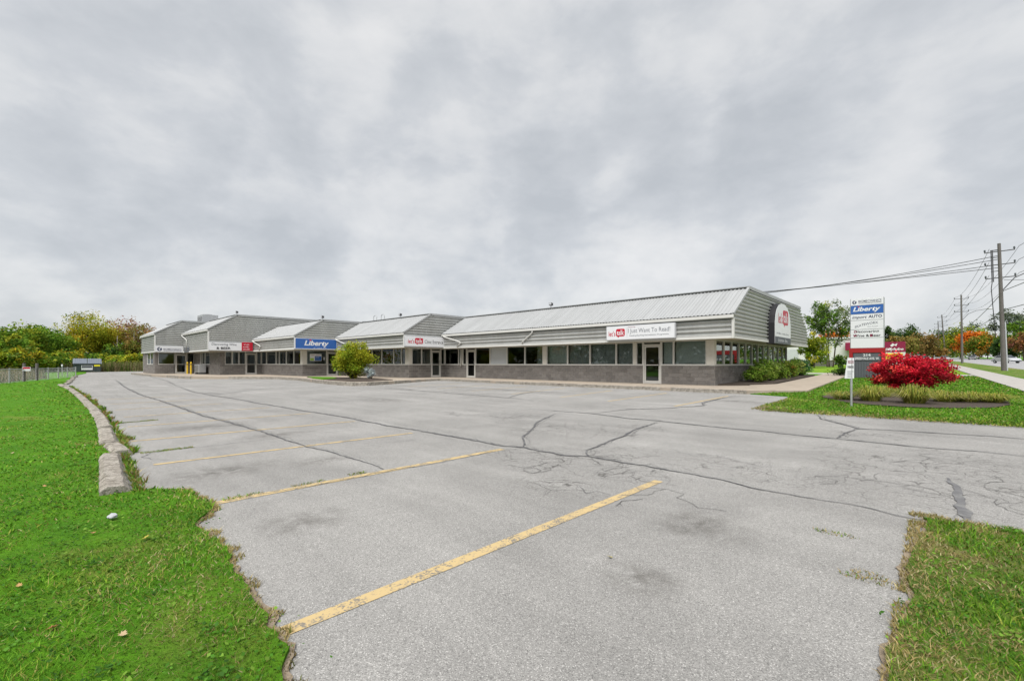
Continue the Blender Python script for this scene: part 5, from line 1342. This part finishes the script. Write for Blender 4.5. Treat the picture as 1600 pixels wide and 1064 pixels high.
# --- trees at the right
for px, D, top, rad, pal, n, name, lab, kw in [
    (1296, 64, 464, 3.4, GREEN + GREY, 8500, 'lawn_tree', 'multi stemmed open crowned tree behind the plaza lawn', dict(stems=3, z0=.30, K=75, clump=.72, lump=.7, size=.125, limbs=24, trunk=.10)),
    (1272, 59, 518, 2.0, GREEN + YG[:2], 5500, 'lawn_tree', 'small yellow green tree beside the plaza gable', dict(z0=.10, size=.12, K=60, trunk=.07, lump=.35)),
    (1307, 90, 512, 3.4, ORANGE, 2600, 'maple_tree', 'orange maple glowing behind the open crowned tree', dict(size=.25, z0=.2)),
    (1312, 62, 553, .9, DARK + GREEN, 1100, 'bush', 'dark rounded bush under the open crowned tree', dict(z0=.02, size=.13, cat='bush')),
    (1380, 130, 500, 3.0, DARK, 2600, 'spruce_tree', 'dark spruce showing right of the pylon sign', dict(size=.3, z0=.1)),
    (1420, 150, 508, 5.0, DARK, 3400, 'pine_tree', 'dark green tree top above the brown crab apples', dict(size=.3, z0=.3)),
    (1408, 112, 524, 4.4, BROWN + OLIVE, 4200, 'crab_apple', 'bronze and olive spreading tree beside the maroon sign', dict(size=.24, z0=.25)),
    (1437, 120, 522, 5.2, BROWN, 4600, 'crab_apple', 'bronze spreading tree over the parked cars', dict(size=.26, z0=.25)),
    (1458, 132, 540, 3.2, BROWN + ORANGE[2:], 2600, 'crab_apple', 'smaller reddish brown tree nearest the far poles', dict(size=.26, z0=.3)),
    (1478, 235, 515, 9.0, DARK + GREY, 3800, 'street_tree', 'dark grey green tree behind the leaning pole', dict(size=.5, z0=.1)),
    (1500, 215, 507, 10.2, GREEN + YG[:2], 5200, 'street_tree', 'tall bright green tree left of the orange maple', dict(size=.45, z0=.1)),
    (1521, 195, 515, 7.0, ORANGE[:2] + ORANGE[:1], 4600, 'maple_tree', 'vivid orange maple across the street', dict(size=.40, z0=.16)),
    (1543, 186, 521, 8.0, OLIVE + ORANGE[1:3] + GREEN, 5600, 'maple_tree', 'half turned green and orange maple across the street', dict(size=.40, z0=.12)),
    (1572, 150, 524, 5.0, DARK, 3600, 'spruce_tree', 'dark evergreen behind the near utility pole', dict(size=.35, z0=.05)),
    (1589, 165, 484, 10.5, GREY, 5200, 'street_tree', 'large airy grey green tree at the right frame edge', dict(size=.36, z0=.4, lump=.8, K=60, clump=1.9, limbs=16)),
    (1604, 140, 500, 5.5, GREEN, 3600, 'street_tree', 'leafy green tree behind the rusty one at the right edge', dict(size=.35, z0=.15)),
    (1600, 118, 518, 3.3, BROWN + ORANGE[2:3] + RUST[:1], 3400, 'maple_tree', 'rusty brown tree at the right frame edge', dict(size=.24, z0=.28)),
    (1660, 120, 490, 7, GREEN + ORANGE[:1], 3000, 'street_tree', 'green and orange street tree mirrored in the side windows', dict(size=.4)),
    (1760, 110, 470, 8, DARK + GREEN, 3000, 'street_tree', 'dark street tree mirrored in the side windows', dict(size=.4))]:
    x, y = at(px, D); g = G(x, y)
    kw = dict(dict(z0=.2), **kw)
    tree(name, lab, x, y, htop(top, D) - g, rad, pal, n, **kw)

# --- shrubs close by
def shrub(name, label, x, y, z, rx, ry, h, palette, n, size, z0=.08, K=60, clump=.22, lump=.5, stems=9, cat='bush', bark='bark', light=.25, stemcol=None, shell=.45, flat=0.):
    r = np.random.default_rng(int(abs(x) * 131 + abs(y) * 57))
    t = thing(name, label, cat, (x, y, z))
    zc = h * (1 + z0) / 2; hz = h * (1 - z0) / 2
    P, idx, C = crown_points(K, n, (0, 0, zc), (rx * .88, ry * .88, hz * .9), clump, lump, r, shell, flat)
    P[:, 2] = np.maximum(P[:, 2], .03)
    cc = pick(palette, K, r)[idx] * .6 + pick(palette, n, r) * .4
    br = r.uniform(1 - light, 1 + light, K)[idx] * r.uniform(.75, 1.25, n)
    V, F, c = leaves(P, np.full(n, size), cc * br[:, None], r=r)
    link('foliage', mesh_tris('foliage', V, F, c), M['leaf'], t)
    q = MB()
    for k in range(stems):
        c_ = Vector(C[r.integers(0, K)]); a = r.uniform(0, 6.28); b0 = Vector((.12 * math.cos(a), .12 * math.sin(a), -.05))
        q.tube([b0, b0.lerp(c_, .45) + Vector((0, 0, .05 * h)), c_], [.035 * h / 1.5, .022 * h / 1.5, .008], 5)
    q.build('stems', M[bark], t, smooth=True)
    return t
RED = [(4, (.52, .010, .028)), (3, (.62, .025, .05)), (2, (.32, .006, .024)), (1, (.62, .09, .06)), (2, (.16, .02, .02))]
shrub('burning_bush', 'wide brilliant red burning bush in the mulch bed', -.80, 24.2, G(-.7, 24.2), 1.55, 1.4, 1.60, RED, 17000, .046, z0=.02, K=190, clump=.30, lump=.26, stems=16, light=.32, shell=.35, flat=.45)
shrub('ninebark', 'small dark red shrub at the foot of the pylon sign', -4.0, 41.2, G(-4, 41.2), .75, .5, .9, [(2, (.16, .03, .03)), (1, (.10, .06, .03)), (1, (.2, .09, .04))], 1600, .05)
shrub('juniper', 'dark green low shrub left of the pylon base', -5.3, 41.4, G(-5, 41.4), .6, .5, .7, DARK, 1500, .05)
YB_ = [(3, (.23, .29, .018)), (3, (.33, .33, .02)), (2, (.14, .25, .018)), (1, (.44, .37, .03))]
shrub('dogwood', 'round yellow green shrub on the planting island before the Liberty shop', -31.0, 16.1, SLAB + .03, 1.6, 1.5, 2.65, YB_, 16000, .062, z0=.06, K=170, clump=.40, lump=.35, stems=14, light=.22)
shrub('silver_plant', 'pale silvery plant at the right foot of the yellow green shrub', -29.4, 16.5, SLAB + .03, .42, .4, .85, [(2, (.35, .40, .42)), (1, (.28, .33, .30))], 900, .05, K=24, clump=.14)
GB = [(3, (.12, .22, .02)), (3, (.19, .27, .035)), (2, (.07, .15, .02)), (1, (.30, .31, .09))]
for i, (x, y, rx, ry, h, pal, lab) in enumerate([(-7.1, 27.1, .75, .95, .95, GB, 'nearest low green shrub in the bed by the side windows'), (-7.2, 28.9, .75, 1.0, 1.3, GB + [(2, (.2, .25, .08))], 'tallest pale green shrub below the side windows'), (-7.2, 30.9, .75, 1.1, .95, GB, 'third shrub along the side bed, mid green'),
                                                  (-7.2, 33.2, .75, 1.2, 1.15, GB + [(2, (.26, .13, .03))], 'orange tinged shrub in the side bed'), (-7.3, 35.8, .75, 1.3, 1.25, GB, 'dense green shrub second from the far end of the side bed'), (-7.3, 38.4, .75, 1.2, 1.2, [(2, (.04, .12, .03)), (1, (.06, .14, .05))], 'dark green rounded shrub at the far end of the side bed')]):
    shrub('boxwood', lab, x, y, G(x, y) + .15, rx, ry, h, pal, 4200, .05, z0=.02, K=70, clump=.22, stems=5)
def grass_clump(label, x, y, h, n, pal, spread=.5, name='ornamental_grass', wid=.008):
    r = np.random.default_rng(int(abs(x * 311) + abs(y * 77)))
    z = G(x, y) + .05
    t = thing(name, label, 'ornamental grass', (x, y, z))
    a = r.uniform(0, 6.283, n); b = .26 * r.uniform(0, 1, n) ** .6; hh = h * r.uniform(.6, 1.1, n); sp = spread * r.uniform(0, 1.15, n); hh = hh * (1.08 - .35 * sp / spread)
    w = wid * r.uniform(.7, 1.3, n)
    dx, dy = np.cos(a), np.sin(a); V = []
    for u, zz, ww in ((0, 0, 1.), (.28, .55, .9), (.66, .86, .7), (1.0, .52, .1)):
        cx = dx * (b + sp * u); cy = dy * (b + sp * u); cz = hh * zz
        V += [np.stack([cx - dy * w * ww, cy + dx * w * ww, cz], 1), np.stack([cx + dy * w * ww, cy - dx * w * ww, cz], 1)]
    V = np.stack(V, 1).reshape(-1, 3); i = np.arange(n) * 8; F = []
    for k in range(3): F += [np.stack([i + 2*k, i + 2*k + 1, i + 2*k + 3], 1), np.stack([i + 2*k, i + 2*k + 3, i + 2*k + 2], 1)]
    c = np.repeat(pick(pal, n, r) * r.uniform(.7, 1.3, n)[:, None], 8, axis=0)
    link('blades', mesh_tris('blades', V, np.concatenate(F), c), M['grassblade'], t); return t
OG = [(3, (.22, .24, .035)), (2, (.30, .28, .06)), (2, (.13, .19, .03)), (1, (.34, .30, .12))]
grass_clump('pale green grass clump right behind the notice post', -1.6, 18.7, .55, 480, OG, .5)
grass_clump('large arching yellow green grass clump in front of the red bush', -.55, 18.5, .62, 620, OG, .55)
grass_clump('loose straw coloured grass clump left of the notice post', -2.35, 18.8, .34, 320, OG[1:], .5)
grass_clump('middle grass clump between the arching one and the right end', .15, 19.7, .40, 420, OG, .55)
grass_clump('low spreading grass clump right of centre in the bed', .66, 20.1, .36, 420, OG, .6)
grass_clump('rightmost drooping grass clump at the bed end', 1.2, 20.3, .34, 420, OG, .65)
grass_clump('small grass clump beneath the left side of the red bush', -1.5, 20.8, .45, 300, OG, .45)
# --- lawn blades
def inside(poly, x, y):
    poly = np.asarray(poly); n = len(poly); res = np.zeros(len(x), bool); j = n - 1
    for i in range(n):
        xi, yi = poly[i]; xj, yj = poly[j]
        res ^= ((yi > y) != (yj > y)) & (x < (xj - xi) * (y - yi) / (yj - yi + 1e-12) + xi); j = i
    return res
def in_view(x, y, m=.12):
    xc = x * .7279 + y * .6857; yc = -x * .6857 + y * .7279
    return (yc > .9) & (np.abs(xc) < yc * (1.131 + m) + .3)
def blades(name, label, test, box_, bands, pal, dry, h0, hvar=.5, seed=1, dz=.03, parent=None, dryamt=.5):
    r = np.random.default_rng(seed); Vs = []; Fs = []; Cs = []; off = 0
    x0, x1, y0, y1 = box_
    for d0, d1, dens, wd, hs in bands:
        # sample the part of the box within the band
        bx0, bx1, by0, by1 = max(x0, -d1), min(x1, d1), max(y0, -d1), min(y1, d1)
        n = int((bx1 - bx0) * (by1 - by0) * dens)
        if n <= 0: continue
        x = r.uniform(bx0, bx1, n); y = r.uniform(by0, by1, n); d = np.hypot(x, y)
        k = (d >= d0) & (d < d1) & in_view(x, y); x, y, d = x[k], y[k], d[k]
        k = test(x, y); x, y, d = x[k], y[k], d[k]
        n = len(x)
        if not n: continue
        nz = np.array([mnoise.noise(Vector((a * 1.1, b * 1.1, 7))) + .5 * mnoise.noise(Vector((a * 4.2, b * 4.2, 3))) for a, b in zip(x, y)])
        nd = np.array([mnoise.noise(Vector((a * .8 + 9, b * .8, 17))) + .7 * mnoise.noise(Vector((a * 3.1, b * 3.1, 23))) for a, b in zip(x, y)])
        h = h0 * hs * np.clip(1 + hvar * nz, .35, 2) * r.uniform(.55, 1.35, n)
        a = r.uniform(0, 6.283, n); ln = h * r.uniform(.25, 1.3, n); w = wd * r.uniform(.6, 1.3, n)
        isdry = r.uniform(0, 1, n) < np.clip(dryamt * (.25 + 1.1 * nd), .02, .9)
        h = np.where(isdry, h * .75, h)
        dx, dy = np.cos(a), np.sin(a); f = r.uniform(0, 6.283, n); fx, fy = np.cos(f) * w, np.sin(f) * w
        z = Gn(x, y) + dz - .01
        def pt_(u, zz, ww): return [np.stack([x + dx * ln * u + s * fx * ww, y + dy * ln * u + s * fy * ww, z + h * zz], 1) for s in (-1, 1)]
        V = pt_(0, 0, 1) + pt_(.35, .6, .8) + [np.stack([x + dx * ln, y + dy * ln, z + h * .95], 1)]
        V = np.stack(V, 1).reshape(-1, 3); i = np.arange(n) * 5 + off
        Fs += [np.stack([i, i + 1, i + 3], 1), np.stack([i, i + 3, i + 2], 1), np.stack([i + 2, i + 3, i + 4], 1)]
        c = np.where(isdry[:, None], pick(dry, n, r), pick(pal, n, r)) * (1 + .55 * nz)[:, None].clip(.4, 1.7) * r.uniform(.7, 1.3, n)[:, None]
        Cs.append(np.repeat(c, 5, axis=0)); Vs.append(V); off += 5 * n
    me = mesh_tris(name, np.concatenate(Vs), np.concatenate(Fs), np.concatenate(Cs))
    return tag(link(name, me, M['grassblade'], None), label, 'grass', kind='stuff')
GL = [(5, (.070, .178, .012)), (4, (.098, .22, .015)), (2, (.16, .27, .022)), (2, (.042, .115, .012)), (2, (.19, .22, .035)), (1, (.24, .22, .07))]
DR = [(3, (.30, .235, .10)), (2, (.22, .17, .065)), (2, (.36, .31, .17)), (1, (.17, .19, .05))]
pl_np = np.array(pl)
blades('grass', 'mown bright green grass of the left lawn', lambda x, y: inside(pl_np, x, y) & (y < 9), (-48, 1.2, -6, 3), [(0, 3.2, 9000, .0027, 1), (3.2, 5.5, 4600, .0036, 1), (5.5, 9, 1500, .007, 1), (9, 16, 520, .012, 1), (16, 30, 130, .024, 1.05), (30, 48, 45, .045, 1.1)], GL, DR, .040, seed=3, dryamt=.50)
pr_np = np.array([(p.x, p.y) for p in pr])
blades('grass', 'patchy green and straw coloured grass at the lower right corner', lambda x, y: inside(pr_np, x, y), (-.3, 7.8, .2, 5.8), [(0, 3.4, 8000, .0028, 1), (3.4, 6, 5000, .0036, 1), (6, 10, 1200, .008, 1)], GL, DR, .042, seed=5, dryamt=1.6)
pm_np = np.array([(p.x, p.y) for p in pm]); bed_np = np.array(bedp)
blades('grass', 'green grass around the pylon sign and red bush', lambda x, y: inside(pm_np, x, y) & ~inside(bed_np, x, y), (-5.8, 3, 14, 46), [(0, 19, 520, .012, 1), (19, 30, 170, .022, 1), (30, 50, 70, .04, 1)], GL, DR, .05, seed=6, dryamt=.25)
blades('grass', 'straw coloured grass fringe along the drive edge', lambda x, y: (np.abs(y - 14.15) < .45) & (x > -3.6) | (x > -3.9) & (x < -3.1) & (y > 14) & (y < 18.5), (-4, 2.9, 13.6, 18.6), [(0, 25, 700, .011, 1)], GL[2:], DR, .05, seed=8, dryamt=1.6)
# straw fringe on the asphalt edge of the near lawns, and weeds along the kerb stones
def fringe(x, y):
    e = np.array([edge_left(a) + wob(a, 1, 1.7, .10) + wob(a, 4, 7, .06) for a in x]); return (y > e - .12) & (y < e + .02 + .08 * np.abs(np.sin(x * 13) * np.sin(x * 5.3))) & (x > -6.4)
blades('dead_grass', 'brown dead grass fringe where the left lawn meets the asphalt', fringe, (-6.4, -1.5, .4, 1.6), [(0, 8, 9000, .0035, .8)], DR, DR, .04, seed=11, dz=.012, dryamt=1)
blades('dead_grass', 'brown dead grass fringe along the lower right lawn edge', lambda x, y: ((x > -.19) & (x < .02) | (y > 5.3) & (y < 5.62) & (x > -.2)) & (np.sin(x * 9 + y * 7) + np.sin(y * 17) > -.9), (-.25, 3, .2, 5.65), [(0, 8, 8000, .0035, .8)], DR, DR, .042, seed=12, dz=.012, dryamt=1)
wx_ = np.array([-6.6, -8.8, -10.2, -12.5, -15., -19, -24])
def weeds(x, y):
    e = np.interp(-x, [6.4, 9, 10.4, 13, 18, 25, 40], [.82, .98, 1.12, 1.25, 1.45, 1.58, 1.6])
    n_ = np.array([mnoise.noise(Vector((a * 1.3, 0, 4))) + .6 * mnoise.noise(Vector((a * 5.5, 0, 8))) for a in x])
    return (y > e - .04) & (y < e + .04 + .22 * np.maximum(0, n_) + .02 * np.sin(x * 31))
blades('weeds', 'weeds and dead leaves in the gap beside the kerb stones', weeds, (-38, -6.4, .7, 2.1), [(0, 12, 2600, .006, 1.2), (12, 38, 500, .016, 1.4)], GL + [(4, (.20, .12, .05))], DR + [(2, (.30, .14, .05))], .07, seed=13, dz=.01, dryamt=.9)
blades('weeds', 'grass tuft and weed strips growing from cracks in the asphalt', lambda x, y: (np.hypot((x + .62) / .16, (y - 4.55) / .05) < 1) | (np.hypot((x + .35) / .10, (y - 3.85) / .06) < 1) | (np.hypot((x + .30) / .2, (y - 3.75) / .06) < 1) | (np.abs(x + 5.46) < .05) & (y < 3.0) & (np.sin(y * 9) > -.2) | (np.abs(x + 14.4) < .09) & (y < 2.2) & (y > 1.4) | (np.abs(x + 9.3) < .08) & (y < 1.9) & (y > 1.2), (-15, 0, .9, 5), [(0, 16, 3800, .004, .7)], GL + DR, DR, .04, seed=14, dz=.005, dryamt=1.2)
# broad leaved weeds and clover in the lawns
def clover(label, n, boxc, test, seed):
    r = np.random.default_rng(seed); P = []; Cc = []
    for k in range(n):
        x = r.uniform(boxc[0], boxc[1]); y = r.uniform(boxc[2], boxc[3])
        if not test(np.array([x]), np.array([y]))[0]: continue
        m_ = r.integers(8, 40); s_ = r.uniform(.03, .13)
        q = r.normal(size=(m_, 2)) * s_
        xx = x + q[:, 0]; yy = y + q[:, 1]
        P.append(np.stack([xx, yy, Gn(xx, yy) + .045 + r.uniform(0, .025, m_)], 1))
        c = np.array([(.05, .15, .012), (.08, .20, .02), (.13, .23, .03), (.035, .10, .012)])[r.integers(0, 4)]
        Cc.append(np.tile(c, (m_, 1)) * r.uniform(.7, 1.3, (m_, 1)))
    P = np.concatenate(P); V, F, c = leaves(P, np.full(len(P), .012), np.concatenate(Cc), .75, 1.6, r)
    tag(link('clover', mesh_tris('clover', V, F, c), M['grassblade']), label, 'weeds', kind='stuff')
clover('clover and broad leaved weeds in the left lawn', 420, (-9, 0, -2.2, 1.3), lambda x, y: inside(pl_np, x, y), 31)
clover('clover and broad leaved weeds in the lower right lawn', 160, (-.1, 3, 1.5, 5.5), lambda x, y: inside(pr_np, x, y), 32)
# tall dry weeds beyond the fence
def reeds(name, label, box_, n, h, pal, seed, wd=.03):
    r = np.random.default_rng(seed); x0, x1, y0, y1 = box_
    u = r.uniform(0, 1, n); v = r.uniform(0, 1, n)
    x = x0 + (x1 - x0) * u; y = y0 + (y1 - y0) * u + v * 7.0 - 7.5
    hh = h * r.uniform(.5, 1.2, n); a = r.uniform(0, 6.28, n); ln = hh * r.uniform(.05, .4, n); z = Gn(x, y)
    fx, fy = np.cos(a + 1.5) * wd, np.sin(a + 1.5) * wd
    V = np.stack([np.stack([x - fx, y - fy, z], 1), np.stack([x + fx, y + fy, z], 1), np.stack([x + np.cos(a) * ln, y + np.sin(a) * ln, z + hh], 1)], 1).reshape(-1, 3)
    c = np.repeat(pick(pal, n, r) * r.uniform(.6, 1.3, n)[:, None], 3, axis=0)
    return tag(link(name, mesh_tris(name, V, np.arange(3 * n).reshape(-1, 3), c), M['grassblade']), label, 'weeds', kind='stuff')
REED = [(3, (.22, .18, .09)), (2, (.30, .25, .14)), (2, (.13, .13, .05)), (1, (.10, .14, .04))]
reeds('tall_weeds', 'tall dry weeds behind the chain link fence', (-45, -58, -1.6, 1.6), 6000, 1.0, REED, 21)
reeds('tall_weeds', 'tall green and tan weeds at the far end of the asphalt', (-88, -97, 22, 5), 6000, 1.5, REED + [(5, (.08, .13, .02))], 22, .05)

# --- fallen leaves and litter
LF = [(-5.05, .35, (.30, .15, .07)), (-4.2, -.05, (.33, .20, .08)), (-4.6, .62, (.36, .30, .05)), (-3.4, .08, (.28, .12, .05)), (-3.05, .32, (.36, .27, .16)), (-3.9, -.55, (.26, .19, .12)), (-3.5, -.75, (.30, .17, .09)), (-6.6, -.35, (.34, .26, .10)), (-8.5, -.6, (.30, .14, .06)), (-10.5, -.2, (.28, .13, .06)), (-12.5, -1.2, (.32, .24, .09)), (.35, 3.6, (.30, .14, .07)), (.7, 3.2, (.26, .16, .08)), (.55, 4.6, (.33, .15, .06)), (.25, 2.5, (.30, .2, .1)), (-5.9, -.3, (.33, .22, .1)), (-7.4, .1, (.3, .2, .08)), (-1.75, 2.9, (.34, .20, .07))]
for i, (x, y, c) in enumerate(LF):
    m_ = MATS.get('dry_leaf_%d' % (i % 5)) or pmat('dry_leaf_%d' % (i % 5), c, .8, .2, 40)
    V = []; k = 10; cup = random.uniform(.2, .5); a0 = random.uniform(0, 6.28); s = random.uniform(.035, .06)
    for (a, b) in LEAF: V.append((s * a, s * b, cup * s * (a * a * 2 + b * b) ))
    me = bpy.data.meshes.new('fallen_leaf'); me.from_pydata(V, [], [tuple(range(len(V)))]); me.update()
    o = link('fallen_leaf', me, m_); o.location = (x, y, G(x, y) + (.06 if y < 1.1 or x > -.1 else .012)); o.rotation_euler = (random.uniform(-.4, .4), random.uniform(-.4, .4), a0)
    sol = o.modifiers.new('thickness', 'SOLIDIFY'); sol.thickness = .001
    tag(o, ('curled brown fallen leaf on the lower right grass' if x > 0 else 'curled brown fallen leaf on the left lawn') if not (y > 1.1 and x < -.1) else 'small tan fallen leaf lying on the bare asphalt', 'leaf', 'fallen leaves' if not (y > 1.1 and x < -.1) else None)
bm = bmesh.new(); bmesh.ops.create_icosphere(bm, subdivisions=3, radius=.036)
for v in bm.verts:
    v.co *= 1 + .45 * mnoise.noise(v.co * 22) + .2 * mnoise.noise(v.co * 60); v.co.z *= .65
me = bpy.data.meshes.new('crumpled_paper'); bm.to_mesh(me); bm.free()
o = link('crumpled_paper', me, M['paper']); o.location = (-5.42, .50, G(-5.4, .5) + .075); tag(o, 'crumpled white paper lying on the grass near the kerb stone', 'litter')
